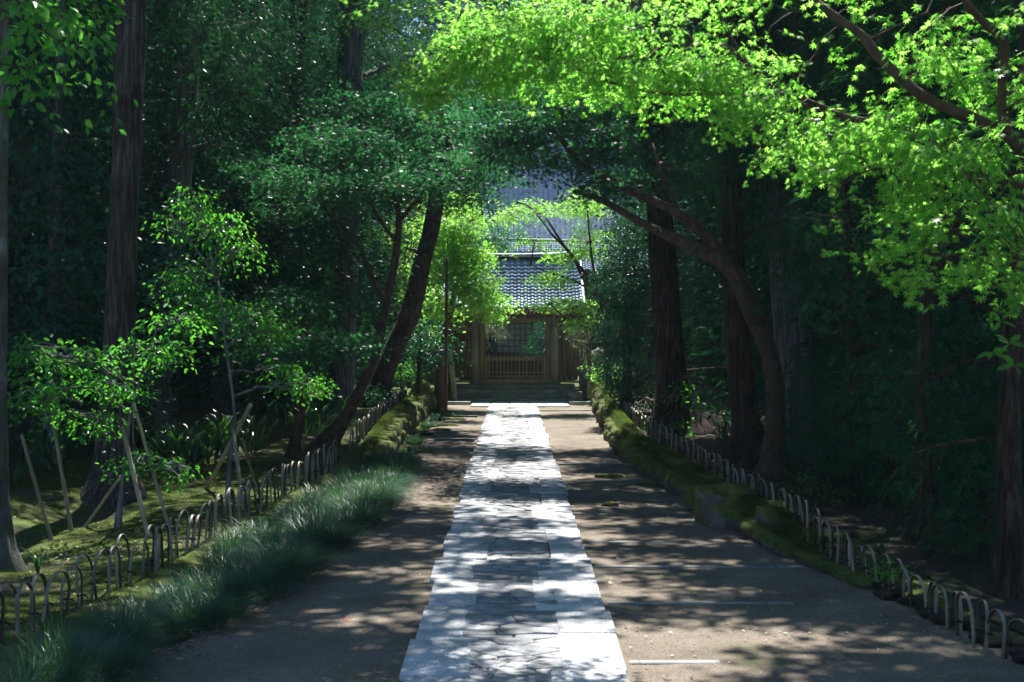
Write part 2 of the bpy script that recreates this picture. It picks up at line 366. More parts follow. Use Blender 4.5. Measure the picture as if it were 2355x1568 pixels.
def strip_slabs(x_out, side, y0=3.2, y1=42.6):
    y = y0
    while y < y1:
        ln = random.uniform(.75, 1.35); w = random.choice([.34, .36, .40, .44, .5]) if y < 20 else random.uniform(.32, .5)
        if y < 12: w += .05
        ye = min(y+ln, y1); j = .006
        xo = x_out+side*random.uniform(-.02, .045); xi = x_out-side*w; sk = random.uniform(-.02, .02)
        poly = [(xo, y+j), (xo+side*random.uniform(-.01, .02), ye-j), (xi+random.uniform(-.012, .012), ye-j+sk), (xi, y+j)]
        if side > 0: poly = [poly[0], poly[1], poly[2], poly[3]]
        else: poly = [poly[3], poly[2], poly[1], poly[0]]
        V, F4, F3, c = prism(poly, -.04, random.uniform(.034, .05), .006, (random.uniform(-.01, .01), random.uniform(-.006, .012)))
        b = MB(); b.add(V, F4, F3)
        link('granite_slab', b.mesh('granite_slab'), M['granite'], path, (c[0], c[1], 0))
        y = ye
    return
strip_slabs(-.685, -1); strip_slabs(.738, 1)

def clip(poly, a, b, c):
    out = []
    for i in range(len(poly)):
        p, q = poly[i], poly[(i+1) % len(poly)]
        dp = a*p[0]+b*p[1]-c; dq = a*q[0]+b*q[1]-c
        if dp <= 0: out.append(p)
        if dp*dq < 0:
            t = dp/(dp-dq); out.append((p[0]+(q[0]-p[0])*t, p[1]+(q[1]-p[1])*t))
    return out
def crazy(x0, x1, y0, y1, ny, nx):
    pts = []
    dy = (y1-y0)/ny
    for j in range(ny):
        k = nx+random.choice([-1, 0, 0, 1])
        for i in range(k):
            pts.append((x0+(x1-x0)*(i+.5+random.uniform(-.38, .38))/k, y0+dy*(j+.5+random.uniform(-.42, .42))))
    A = np.array(pts); cells = []
    ax = 1.0; ay = 1.7     # stones longer across the path
    for p in A:
        poly = [(x0, p[1]-.6), (x1, p[1]-.6), (x1, p[1]+.6), (x0, p[1]+.6)]
        d = np.hypot((A[:, 0]-p[0])*ax, (A[:, 1]-p[1])*ay)
        for k in np.argsort(d)[1:14]:
            q = A[k]; a = (q[0]-p[0])*ax*ax; b = (q[1]-p[1])*ay*ay
            m = ((p[0]+q[0])/2, (p[1]+q[1])/2); poly = clip(poly, a, b, a*m[0]+b*m[1])
            if len(poly) < 3: break
        if len(poly) >= 3: cells.append(poly)
    return cells
cells = crazy(-.36, .37, 6.0, 42.6, 205, 3)
far = MB(); cnt = 0
for poly in cells:
    poly = np.array(poly); c = poly.mean(0); d = np.linalg.norm(poly-c, axis=1)[:, None]
    poly = c+(poly-c)*(1-np.minimum(.009/np.maximum(d, .01), .5))
    poly = poly+np.random.uniform(-.006, .006, poly.shape)
    V, F4, F3, cc = prism(poly, -.03, random.uniform(.030, .042), .005, (random.uniform(-.03, .03), random.uniform(-.035, .035)))
    if cnt < 296 and c[1] > 8.0:
        b = MB(); b.add(V, F4, F3); link('flagstone', b.mesh('flagstone'), M['flag'], path, (cc[0], cc[1], 0)); cnt += 1
    else: far.add(V+np.array([cc[0], cc[1], 0]), F4, F3)
o = link('flagstones_far', far.mesh('flagstones_far'), M['flag'], path); o['kind'] = 'stuff'
# wide landing slabs before the steps
def slab(x0, x1, y0, y1, z1, mat=M['granite'], parent=path, name='granite_slab', z0=-.04, jit=.02):
    poly = [(x0+random.uniform(-jit, jit)*.4, y0), (x1, y0+random.uniform(-jit, jit)), (x1+random.uniform(-jit, jit)*.4, y1), (x0, y1)]
    V, F4, F3, c = prism(poly, z0, z1, .008, (random.uniform(-.004, .004), 0)); b = MB(); b.add(V, F4, F3)
    return link(name, b.mesh(name), mat, parent, (c[0], c[1], 0))
for (a, b_) in ((-1.25, -.68), (-.67, -.08), (-.07, .55), (.56, 1.05), (1.06, 1.75)):
    slab(a, b_-.01, 42.62, 44.1, .045); slab(a+random.uniform(-.01, .0), b_-.012, 44.12, 45.42, .05)
for x0, x1 in ((-2.1, -1.29), (1.78, 2.5)): slab(x0, x1, 44.0, 44.35, .11)
# thin stone sills set flush across the lane
def sill(y, x0, x1, z=.010, w=.10):
    x = x0
    while x < x1-.05:
        xe = min(x+random.uniform(.7, 1.3), x1)
        V, F4, F3, c = prism([(x+.004, y-w/2-random.uniform(0, .01)), (xe-.004, y-w/2), (xe-.004, y+w/2), (x+.004, y+w/2)], -.04, z+random.uniform(0, .006), .004)
        if random.random() < .12: x = xe; continue
        b = MB(); b.add(V, F4, F3); link('sill_stone', b.mesh('sill_stone'), M['sill'], lane, (c[0], c[1], 0)); x = xe
sill(9.5, .78, 3.1); sill(11.6, .78, 2.3); sill(13.4, .78, 2.75); sill(15.0, .78, 1.75); sill(23.8, .78, 2.3, .03, .1)
sill(27.0, -1.75, -.72, .045, .12); sill(29.2, -1.6, -.72, .05, .12); sill(31.5, -1.7, -1.2, .05); sill(37.5, -1.7, -.9, .05); sill(40.5, .78, 2.3, .03)

# ------------------------------------------------------------------ rocks
def rock_mesh(name, seed, sub=5, sharp=.25):
    """rounded block: cube sphere pushed by noise"""
    r = np.random.default_rng(seed); t = np.linspace(-1, 1, sub); V = []; F = []; n = 0
    for ax in range(3):
        for s in (-1, 1):
            A, B = np.meshgrid(t, t, indexing='ij'); C = np.full_like(A, s)
            pts = np.zeros(A.shape+(3,)); pts[..., ax] = C; pts[..., (ax+1) % 3] = A; pts[..., (ax+2) % 3] = B
            i = np.arange(sub*sub).reshape(sub, sub)+n
            f = np.stack([i[:-1, :-1], i[1:, :-1], i[1:, 1:], i[:-1, 1:]], -1).reshape(-1, 4)
            if s < 0: f = f[:, ::-1]
            V.append(pts.reshape(-1, 3)); F.append(f); n += sub*sub
    V = np.concatenate(V); F = np.concatenate(F)
    key = np.round(V, 3); _, first, inv = np.unique(key, axis=0, return_index=True, return_inverse=True)
    V = V[first]; F = inv.ravel()[F]
    L = np.linalg.norm(V, axis=1)[:, None]; V = V*(.45+.55/L)
    off = r.uniform(0, 50, 3)
    N_ = np.array([mnoise.noise(Vector((v*1.3+off).tolist())) for v in V]); N2 = np.array([mnoise.noise(Vector((v*3.1+off).tolist())) for v in V])
    V = V*(1+sharp*N_[:, None]+.1*N2[:, None])
    V = V@np.diag([.5, .5, .5])
    return mesh_np(name, V, [F], smooth=True)
ROCK = [rock_mesh('stone', 10+i, 4) for i in range(7)]
BIGROCK = [rock_mesh('stone', 40+i, 9, .3) for i in range(3)]
for m_ in ROCK+BIGROCK: m_.materials.append(M['stone_moss'])
DARK = [r.copy() for r in ROCK[:4]]
for m_ in DARK: m_.materials.clear(); m_.materials.append(M['floor'])

def wall_run(name, label, xf, y0, y1, hf, ln, face=1, seed=1, rocks=None):
    rr = random.Random(seed); rocks = rocks or ROCK
    w = thing(name, label, 'stone wall', (xf(y0), y0, 0))
    for course in range(2):
        y = y0+course*.17
        while y < y1:
            h = hf(y); l = rr.uniform(*ln)
            if course == 1 and h < .3: y += l; continue
            hh = h*(.62 if h >= .3 else 1.0)
            o = bpy.data.objects.new('stone', rr.choice(rocks)); COL.objects.link(o); o.parent = w
            x = xf(y+l/2)+rr.uniform(-.05, .05)*(1)+face*.05*course
            o.location = (x+face*.06-xf(y0), y+l/2-y0, hh*.42+course*hh*.66)
            o.scale = (rr.uniform(.28, .42)*(.6 if h < .1 else 1), l*1.06, hh*rr.uniform(1.0, 1.3)); o.rotation_euler = (rr.uniform(-.12, .12), rr.uniform(-.15, .15), rr.uniform(-.15, .15))
            y += l*.95
    return w
wall_run('mossy_stone_wall', 'low mossy stone edging that rises into a bank wall along the right side of the lane', lambda y: float(edgeR(y)), 12.2, 43.5,
         lambda y: float(interp(y, [12, 14.3, 15.5, 20, 30, 43.5], [.07, .13, .24, .24, .36, .60])), (.3, .6), 1, 3)
wall_run('mossy_stone_wall', 'mossy stone bank wall on the left of the lane, running from the grass border to the gate', lambda y: float(interp(y, LWY, LWX)), 23.5, 43.5,
         lambda y: float(interp(y, [23, 28, 43.5], [.2, .42, .62])), (.32, .65), -1, 4)
wall_run('edging_stones', 'small low earthy edging stones at the near right of the lane', lambda y: float(edgeR(y)), 7.5, 12.1,
         lambda y: .07, (.16, .34), 1, 5, DARK)
def rock(name, label, cat, loc, sc, k=0, mat=None, rz=0):
    me = BIGROCK[k % 3]
    if mat: me = me.copy(); me.materials.clear(); me.materials.append(mat)
    o = link(name, me, None, None, loc); o.scale = sc; o.rotation_euler = (0, 0, rz); return tag(o, label, cat)
rock('mossy_boulder', 'sunlit mossy boulder bulging from the right bank at the lane edge', 'boulder', (2.5, 16.6, .15), (.75, 1.1, .62), 0)
rock('mossy_boulder', 'squarish mossy stone just nearer than the sunlit boulder on the right bank', 'boulder', (2.86, 15.3, .13), (.5, .7, .5), 1)
rock('mossy_boulder', 'upright moss-covered stone at the top end of the left bank wall by the gate', 'boulder', (-2.7, 41.6, .35), (.6, .6, .95), 2)
rock('mossy_boulder', 'square stone capping the far end of the right bank wall', 'boulder', (2.6, 43.6, .5), (.6, .5, .55), 1)
rock('standing_rock', 'tall dark rock beside the right end of the gate steps', 'rock', (2.75, 46.3, .55), (1.1, .9, 2.2), 0, M['stone_dark'], .4)
rock('dark_rock', 'low dark rock to the right of the tall rock near the gate', 'rock', (3.5, 45.8, .45), (1.3, .9, 1.3), 1, M['stone_dark'], 1.2)
for i, (x, y, s, lb) in enumerate([(-1.55, 34, .3, 'flat stone sticking out of the dirt below the grass tuft on the left'), (-1.5, 36.5, .34, 'flat stone beside the tall pole on the left of the lane'),
                         (-1.62, 32.3, .26, 'small half-buried stone at the left lane edge, nearer than the pole'),
                         (1.5, 21.8, .28, 'flat dark stone in the right half of the lane'), (2.0, 20.6, .25, 'small dark stone in the lane close to the right bank'), (1.25, 18.1, .12, 'small stone beside the stone path on its right')]):
    rock('half_buried_stone', lb, 'stone', (x, y, .015), (s*1.7, s, .09), i)

# ------------------------------------------------------------------ leaves
def tmpl(kind):
    if kind == 'oval':       # folded leaf, 2 quads as 4 tris
        V = [(0, 0, 0), (.35, .26, .07), (.7, .2, .03), (1, 0, -.1), (.7, -.2, .03), (.35, -.26, .07), (.5, 0, -.02)]
        F = [(0, 6, 1), (1, 6, 2), (2, 6, 3), (3, 6, 4), (4, 6, 5), (5, 6, 0)]
    elif kind == 'dia':
        V = [(0, 0, 0), (.5, .3, .07), (1, 0, -.08), (.5, -.3, .07)]; F = [(0, 2, 1), (0, 3, 2)]
    elif kind == 'star7':    # seven lobed maple leaf
        V = [(0, 0, 0)]; a = [-128, -84, -40, 0, 40, 84, 128]; ln = [.42, .74, .93, 1.0, .93, .74, .42]; F = []
        pts = []
        for i in range(7):
            t = R(a[i]); pts.append((math.cos(t)*ln[i], math.sin(t)*ln[i], -.16*ln[i]))
            if i < 6:
                t2 = R((a[i]+a[i+1])/2); pts.append((math.cos(t2)*.34, math.sin(t2)*.34, .02))
        pts.insert(0, (math.cos(R(-165))*.14, math.sin(R(-165))*.14, 0)); pts.append((math.cos(R(165))*.14, math.sin(R(165))*.14, 0))
        V += pts; F = [(0, i, i+1) for i in range(1, len(pts))]
    elif kind == 'star5':
        V = [(0, 0, 0)]; pts = []; a = [-105, -52, 0, 52, 105]; ln = [.65, .92, 1, .92, .65]
        for i in range(5):
            t = R(a[i]); pts.append((math.cos(t)*ln[i], math.sin(t)*ln[i], -.12*ln[i]))
            if i < 4:
                t2 = R((a[i]+a[i+1])/2); pts.append((math.cos(t2)*.36, math.sin(t2)*.36, .02))
        pts.insert(0, (-.1, -.14, 0)); pts.append((-.1, .14, 0)); V += pts; F = [(0, i, i+1) for i in range(1, len(pts))]
    elif kind == 'star3':
        V = [(-.1, 0, 0), (.9, .08, -.1), (.3, .12, 0), (.35, .8, -.1), (.35, -.8, -.1), (.3, -.12, 0), (.9, -.08, -.1)]
        F = [(0, 5, 1), (0, 3, 2), (0, 5, 4)]; F = [(0, 5, 1), (0, 1, 2), (0, 2, 3), (0, 4, 5)]
        V = V[:6]
    elif kind == 'needle':   # three narrow blades of a feathery spray
        V = [(0, 0, 0), (.4, .05, 0), (1, .02, -.25), (0, 0, 0), (.45, .26, .03), (.75, .5, -.12), (0, 0, 0), (.75, -.5, -.12), (.45, -.26, .03)]
        F = [(0, 1, 2), (3, 4, 5), (6, 7, 8)]
    elif kind == 'pine':
        V = [(0, 0, 0), (.1, .03, 0), (1, .0, .0), (0, 0, 0), (.1, .06, .03), (.7, .6, .2), (0, 0, 0), (.8, -.4, .3), (.1, -.06, .03)]
        F = [(0, 1, 2), (3, 4, 5), (6, 7, 8)]
    elif kind == 'blade':    # long arching leaf
        V = [(0, .03, 0), (0, -.03, 0), (.35, .06, .16), (.35, -.06, .16), (.72, .045, .16), (.72, -.045, .16), (1, 0, 0)]
        F = [(0, 1, 3), (0, 3, 2), (2, 3, 5), (2, 5, 4), (4, 5, 6)]
    return np.array(V, float), np.array(F, int)
TM = {k: tmpl(k) for k in ('oval', 'dia', 'star7', 'star5', 'star3', 'needle', 'pine', 'blade')}

def place(kind, pos, axis, up, size):
    """leaf template at each pos along axis, face normal near up"""
    T, F = TM[kind]; n = len(pos)
    a = axis/(np.linalg.norm(axis, axis=1)[:, None]+1e-9)
    u = up-a*(up*a).sum(1)[:, None]; u /= np.linalg.norm(u, axis=1)[:, None]+1e-9
    w = np.cross(u, a)
    s = np.asarray(size)[:, None, None] if np.ndim(size) else size
    V = pos[:, None, :]+s*(T[None, :, 0:1]*a[:, None]+T[None, :, 1:2]*w[:, None]+T[None, :, 2:3]*u[:, None])
    Fi = (F[None]+(np.arange(n)*len(T))[:, None, None]).reshape(-1, 3)
    return V.reshape(-1, 3), Fi, len(T)

def sphere_dirs(n, rng):
    d = rng.normal(size=(n, 3)); return d/np.linalg.norm(d, axis=1)[:, None]

def foliage(blobs, kind, size, lai=2.5, m=30, rc=5.0, flat=.35, tilt=.6, droop=.35, shell=.35, rng=RNG, out=None):
    """leaf positions: clusters inside ellipsoids. returns pos, axis, up, tone, size, cluster centres"""
    PP, AX, UP, TN, SZ, CC = [], [], [], [], [], []
    for b in blobs:
        c = np.array(b[:3], float); rad = np.array(b[3:6], float); k = b[6] if len(b) > 6 else 1.0
        area = math.pi*max(rad[0], rad[1]*.6)*rad[2]+.3*math.pi*rad[0]*rad[1]
        n = int(k*lai*area/(size*size*.42)); nc = max(4, n//m)
        d = sphere_dirs(nc, rng); rr = shell+(1-shell)*rng.random(nc)**.6
        irr = .8+.35*rng.random(nc)
        cc = c+d*rad*rr[:, None]*irr[:, None]
        R_ = size*rc*(0.6+.8*rng.random(nc))
        ci = np.repeat(np.arange(nc), m); N = len(ci)
        th = rng.random(N)*2*np.pi; q = np.sqrt(rng.random(N))
        out_ = np.column_stack([np.cos(th), np.sin(th), np.zeros(N)])
        # tilt of the cluster plane
        tl = rng.normal(size=(nc, 2))*.35
        r = q*R_[ci]
        dz = rng.normal(size=N)*flat*R_[ci]*.5+(tl[ci]*out_[:, :2]).sum(1)*r-droop*r*q
        p = cc[ci]+out_*r[:, None]; p[:, 2] += dz
        ax = out_+rng.normal(size=(N, 3))*.45; ax[:, 2] -= droop*1.3
        up = np.tile([.03, .38, 1.], (N, 1))+rng.normal(size=(N, 3))*tilt+d[ci]*.3
        PP.append(p); AX.append(ax); UP.append(up)
        TN.append(np.clip(.65*rng.random(nc)[ci]+.35*rng.random(N), 0, 1)); SZ.append(size*(.65+.6*rng.random(N))); CC.append(cc)
    return np.concatenate(PP), np.concatenate(AX), np.concatenate(UP), np.concatenate(TN), np.concatenate(SZ), np.concatenate(CC)

def foliage_mesh(name, blobs, kind, size, origin=(0, 0, 0), minz=None, **kw):
    p, a, u, t, s, cc = foliage(blobs, kind, size, **kw)
    if minz is not None:
        k = p[:, 2] > minz; p, a, u, t, s = p[k], a[k], u[k], t[k], s[k]
    V, F, nv = place(kind, p-np.array(origin), a, u, s)
    return mesh_np(name, V, [F], tone=np.repeat(t, nv)), cc

def limb(mb, p0, p1, r0, r1, rng, sides=5, sag=.15, seg=4):
    p0 = np.array(p0, float); p1 = np.array(p1, float); L = np.linalg.norm(p1-p0)
    t = np.linspace(0, 1, seg+1)[:, None]; pts = p0+(p1-p0)*t
    pts[1:-1] += rng.normal(size=(seg-1, 3))*L*.05; pts[:, 2] += np.sin(t[:, 0]*np.pi)*L*sag*.5
    mb.tube(pts, np.linspace(r0, r1, seg+1), sides, cap=False, smooth_n=2)

def tree(name, label, cat, trunk, blobs, kind='dia', size=.08, leaf='evergreen', bark='bark', limbs=(), sides=14, flute=.09, group=None,
         twigs=40, smooth=3, attach=.45, seed=0, crown_name='crown', auto=True, flare=1.0, minz=.05, **kw):
    """trunk: rows of x,y,z,r. blobs: crown ellipsoids"""
    rng = np.random.default_rng(1000+seed)
    tr = np.array(trunk, float); base = tr[0, :3].copy()
    t = thing(name, label, cat, base, group)
    mb = MB(); rad = tr[:, 3].copy()
    pts, rr = catmull(tr[:, :3], rad, smooth)
    if flare:
        h = pts[:, 2]-base[2]; rr = rr*(1+.75*flare*np.exp(-h/.28))
    # sink the butt
    pts = np.vstack([pts[0]-np.array([0, 0, .3]), pts]); rr = np.concatenate([[rr[0]*1.25], rr])
    mb.tube(pts, rr, sides, flute, seed=seed)
    for l in limbs:
        l = np.array(l, float); mb.tube(l[:, :3], l[:, 3], 8, .05, smooth_n=4, seed=seed+1)
    if blobs:
        me, cc = foliage_mesh('crown', blobs, kind, size, origin=base, rng=rng, minz=minz, **kw)
        link(crown_name, me, M[leaf], t)
        k0 = int(len(pts)*attach)
        roots = [pts[k0:]]
        for l in limbs: roots.append(catmull(np.array(l)[:, :3], np.array(l)[:, 3], 4)[0][3:])
        roots = np.concatenate(roots)
        if auto:
            mains = []
            for b in blobs:
                c = np.array(b[:3]); q = roots.copy(); d = np.linalg.norm(q-c, axis=1)+np.maximum(q[:, 2]-c[2], 0)*.8
                s = q[np.argmin(d)]
                limb(mb, s, c, min(rr[-1]*1.1, .06)+.006, .012, rng, 6); mains.append(c)
                cs = cc[np.linalg.norm((cc-c)/np.array(b[3:6]), axis=1) < 1.2]
                for _ in range(max(3, twigs//len(blobs))):
                    if len(cs): e = cs[rng.integers(len(cs))]; limb(mb, c+(s-c)*rng.random()*.5, e, .012, .004, rng, 4, seg=3)
    link('trunk', mb.mesh('trunk', smooth=True, origin=base), M[bark], t)
    return t

def copy_tree(o, loc, rz=0, sc=(1, 1, 1), label=None, group=None):
    r = o.copy(); COL.objects.link(r); r.location = loc; r.rotation_euler = (0, 0, rz); r.scale = sc
    if label: r['label'] = label
    if group: r['group'] = group
    for ch in list(o.children):
        c = ch.copy(); COL.objects.link(c); c.parent = r
    return r

def tz(x, y): return float(terrain(x, y))
def TR(rows, z_at_ground=True):
    """rows u,v,y,width_px -> x,y,z,r"""
    out = []
    for u, v, y, w in rows:
        p = P(u, v, y); out.append([p[0], p[1], p[2], w*y/FP/2])
    out = np.array(out)
    if z_at_ground: out[0, 2] = tz(out[0, 0], out[0, 1])
    return out
def BL(rows):
    """rows u,v,y,ru,rv,ry,(k)"""
    out = []
    for r in rows:
        u, v, y, ru, rv, ry = r[:6]; p = P(u, v, y)
        out.append((p[0], p[1], p[2], ru*y/FP, ry, rv*y/FP)+tuple(r[6:7]))
    return out
# ------------------------------------------------------------------ gate
def part(name, parent, x0, x1, y0, y1, z0, z1, mat, bev=.006):
    """box part; parent keeps its own world origin"""
    c = ((x0+x1)/2, (y0+y1)/2, (z0+z1)/2); b = MB()
    b.box(x0-c[0], x1-c[0], y0-c[1], y1-c[1], z0-c[2], z1-c[2], bev)
    w = ORG.get(parent.name, (0, 0, 0)); loc = tuple(c[i]-w[i] for i in range(3))
    o = link(name, b.mesh(name), mat, parent, loc); ORG[o.name] = c
    return o
ORG = {}
def wthing(name, label, cat, loc, group=None):
    t = thing(name, label, cat, loc, group); ORG[t.name] = tuple(loc); return t

GY = 47.35
steps = wthing('stone_steps', 'four worn dark stone steps leading up to the wooden gate', 'steps', (0, 45.6, 0))
for i in range(4):
    y0 = 45.46+i*.4; z1 = .13*(i+1); x = -2.05+.03*i
    while x < 2.0:
        xe = min(x+random.uniform(.8, 1.5), 2.03)
        poly = [(x+.006, y0+random.uniform(-.02, .02)), (xe-.006, y0+random.uniform(-.02, .02)), (xe-.006, y0+(.46 if i < 3 else 1.6)), (x+.006, y0+(.46 if i < 3 else 1.6))]
        V, F4, F3, c = prism(poly, z1-.14, z1+random.uniform(-.008, .006), .02, (random.uniform(-.008, .008), 0)); b = MB(); b.add(V, F4, F3)
        link('step_stone', b.mesh('step_stone'), M['step'], steps, (c[0], c[1]-45.6, 0)); x = xe
part('side_block', steps, 1.75, 2.25, 45.3, 46.2, 0, .36, M['step'], .02)

gate = wthing('temple_gate', 'wooden temple gate with a grey pantile roof at the end of the lane', 'gate', (.1, GY, .52))
def W(name, *a, mat='wood', bev=.008, par=None): return part(name, par or gate, *a, M[mat], bev)
# posts as slightly waney round-cornered timbers
for x, w in ((-1.215, .29), (1.41, .29)):
    b = MB(); b.tube([(0, 0, -.02), (0, 0, .9), (0, 0, 2.5)], [w/2*1.05, w/2, w/2*.97], 16, .03, seed=x)
    link('post', b.mesh('post', smooth=True), M['wood_grey'], gate, (x-.1, 0, 0))
    W('post_base', x-.2, x+.2, GY-.2, GY+.2, .5, .62, mat='step')
W('jamb', -1.055, -.9, GY-.09, GY+.09, .52, 2.62); W('jamb', 1.13, 1.25, GY-.09, GY+.09, .52, 2.62)
W('lintel', -1.06, 1.25, GY-.11, GY+.11, 2.62, 2.74); W('threshold', -1.06, 1.25, GY-.1, GY+.1, .56, .7)
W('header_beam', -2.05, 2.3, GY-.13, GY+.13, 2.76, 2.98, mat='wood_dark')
x = -1.0
while x < 1.2:
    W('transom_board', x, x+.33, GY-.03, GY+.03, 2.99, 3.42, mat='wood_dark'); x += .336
W('bracket', -.02, .3, GY-.6, GY-.14, 2.78, 3.0, mat='wood_dark'); W('bracket', .42, .47, GY-.7, GY-.5, 2.7, 3.1, mat='wood')
# side walls of vertical boards
def board_wall(x0, x1, z0, z1, n):
    w = (x1-x0)/n
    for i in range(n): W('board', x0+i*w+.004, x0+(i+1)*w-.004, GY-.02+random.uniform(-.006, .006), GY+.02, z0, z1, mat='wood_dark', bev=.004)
board_wall(-1.98, -1.37, .74, 2.3, 5); board_wall(1.56, 2.22, .78, 2.3, 5)
for x0, x1 in ((-2.05, -1.36), (1.55, 2.3)):
    W('rail', x0, x1, GY-.05, GY+.05, 2.3, 2.42); W('rail', x0, x1, GY-.045, GY+.045, .58, .66)
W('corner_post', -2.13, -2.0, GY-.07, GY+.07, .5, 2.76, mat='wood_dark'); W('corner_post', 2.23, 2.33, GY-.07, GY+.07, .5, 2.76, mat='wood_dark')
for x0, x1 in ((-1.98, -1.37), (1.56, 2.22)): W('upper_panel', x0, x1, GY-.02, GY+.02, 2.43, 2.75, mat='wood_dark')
# low picket gate leaf
pick = W('picket_gate', -.895, 1.125, GY-.16, GY-.125, .74, .82)
for z0, z1 in ((1.32, 1.4), (.9, .94)): W('rail', -.89, 1.12, GY-.16, GY-.125, z0, z1, par=pick, bev=.003)
for x0 in (-.895, 1.05): W('stile', x0, x0+.075, GY-.2, GY-.165, .72, 1.5, par=pick, bev=.003)
n = 15
for i in range(n):
    x = -.895+.075+(1.87)*(i+.5)/n
    W('picket', x-.018, x+.018, GY-.2, GY-.165, .82, 1.53+random.uniform(-.01, .01), par=pick, bev=.006)

def tile_mesh(w, l, amp):
    n = 8; V = []; F = []
    for yy, dz in ((-.02, .017), (l, 0)):
        for i in range(n+1):
            t = i/n; z = amp*(math.cos(t*2*math.pi*.98+.5))*(1 if t < .5 else .8)
            V.append((t*w*1.04, yy, z+dz))
    for i in range(n+1): V.append((V[i][0], -.02, V[i][2]-.02))
    k = n+1
    for i in range(n): F.append((i, i+1, k+i+1, k+i)); F.append((2*k+i, 2*k+i+1, i+1, i))
    b = MB(); b.add(V, F); me = b.mesh('tile', smooth=False); me.materials.append(M['tile']); return me

def roof_face(parent, x0, x1, prof, w, l, amp, part_range=None, rows=(0, 999)):
    """prof: list of (y,z) eave->ridge. returns stuff mesh for tiles outside part_range"""
    tm = tile_mesh(w, l*1.12, amp); prof = np.array(prof); seg = np.r_[0, np.cumsum(np.hypot(*np.diff(prof, axis=0).T))]
    n = int(round(seg[-1]/l)); stuff = MB(); tv = np.array([v.co[:] for v in tm.vertices]); tf = [tuple(p.vertices) for p in tm.polygons]
    org = ORG[parent.name]; cnt = 0
    for j in range(n):
        s = (j)*seg[-1]/n; y = np.interp(s, seg, prof[:, 0]); z = np.interp(s, seg, prof[:, 1])
        y2 = np.interp(s+l, seg, prof[:, 0]); z2 = np.interp(s+l, seg, prof[:, 1])
        if s+l > seg[-1]: y2 = y+(prof[-1][0]-prof[-2][0]); z2 = z+(prof[-1][1]-prof[-2][1])
        sl = math.atan2(z2-z, y2-y); m = int(round((x1-x0)/w))
        for i in range(m):
            x = x0+i*w
            # gentle upturn at the eave corners
            up = .18*max(0, (abs((x-(x0+x1)/2)/((x1-x0)/2))-.6)/.4)**2*(1-j/n)
            if rows[0] <= j < rows[1] and (part_range is None or (part_range[0] <= x <= part_range[1])):
                o = bpy.data.objects.new('roof_tile', tm); COL.objects.link(o); o.parent = parent; cnt += 1
                o.location = (x-org[0], y-org[1], z+up-org[2]); o.rotation_euler = (sl+random.uniform(-.012, .012), 0, random.uniform(-.008, .008))
            else:
                c_, s_ = math.cos(sl), math.sin(sl); v = tv.copy(); v[:, 1], v[:, 2] = tv[:, 1]*c_-tv[:, 2]*s_, tv[:, 1]*s_+tv[:, 2]*c_
                stuff.add(v+np.array([x, y, z+up])-np.array(org), tf)
    if stuff.n:
        o = link('roof_tiles_outer', stuff.mesh('roof_tiles_outer'), M['tile'], parent); o['kind'] = 'stuff'
    return cnt
X0, X1 = -2.25, 2.35
gprof = [(46.1, 3.05), (46.9, 3.40), (47.7, 3.84), (48.4, 4.29), (49.1, 4.80)]
deck = MB()
bk = [(49.1, 4.79), (49.9, 4.2), (50.7, 3.75), (51.2, 3.5)]
for pr in (gprof, bk):
    for k in range(len(pr)-1):
        (ya, za), (yb, zb) = pr[k], pr[k+1]; e = .05
        V = [(X0, ya, za-e), (X1, ya, za-e), (X1, yb, zb-e), (X0, yb, zb-e), (X0, ya, za-e-.05), (X1, ya, za-e-.05), (X1, yb, zb-e-.05), (X0, yb, zb-e-.05)]
        deck.add(np.array(V)-np.array(ORG[gate.name]), [(0, 1, 2, 3), (7, 6, 5, 4), (0, 4, 5, 1), (1, 5, 6, 2), (3, 2, 6, 7), (0, 3, 7, 4)])
rd = link('roof', deck.mesh('roof'), M['wood_dark'], gate); ORG[rd.name] = ORG[gate.name]
print('gate tiles', roof_face(rd, X0, X1, gprof, .2262, .2333, .024))
b = MB(); pts = [(x, 49.12, 4.92+.12*abs((x-.05)/2.3)**3) for x in np.linspace(X0-.1, X1+.1, 12)]
b.tube(np.array(pts)-np.array(ORG[gate.name]), [.07]*12, 8)
for k, wdt in enumerate((.15, .13)):
    pass
link('ridge_roll', b.mesh('ridge_roll', smooth=True), M['tile'], rd)
part('ridge_course', rd, X0, X1, 48.99, 49.26, 4.60, 4.88, M['plaster'], .01)
for s, x in ((0, X0), (1, X1)):
    b = MB(); b.tube(np.array([(x, y, z+.06) for y, z in gprof])-np.array(ORG[gate.name]), [.06]*len(gprof), 8, smooth_n=2)
    link('verge_roll', b.mesh('verge_roll', smooth=True), M['tile'], rd)
rm = MB(); rm.box(-.028, .028, -.1, 1.35, -.04, .035, .004); rme = rm.mesh('rafter'); rme.materials.append(M['wood'])
x = X0+.1
while x < X1:
    o = bpy.data.objects.new('rafter', rme); COL.objects.link(o); o.parent = rd; og = ORG[rd.name]
    o.location = (x-og[0], 46.22-og[1], 2.93-og[2]); o.rotation_euler = (R(25), 0, 0); x += .125
part('eave_board', rd, X0, X1, 46.13, 46.17, 2.93, 2.99, M['wood'], .004)

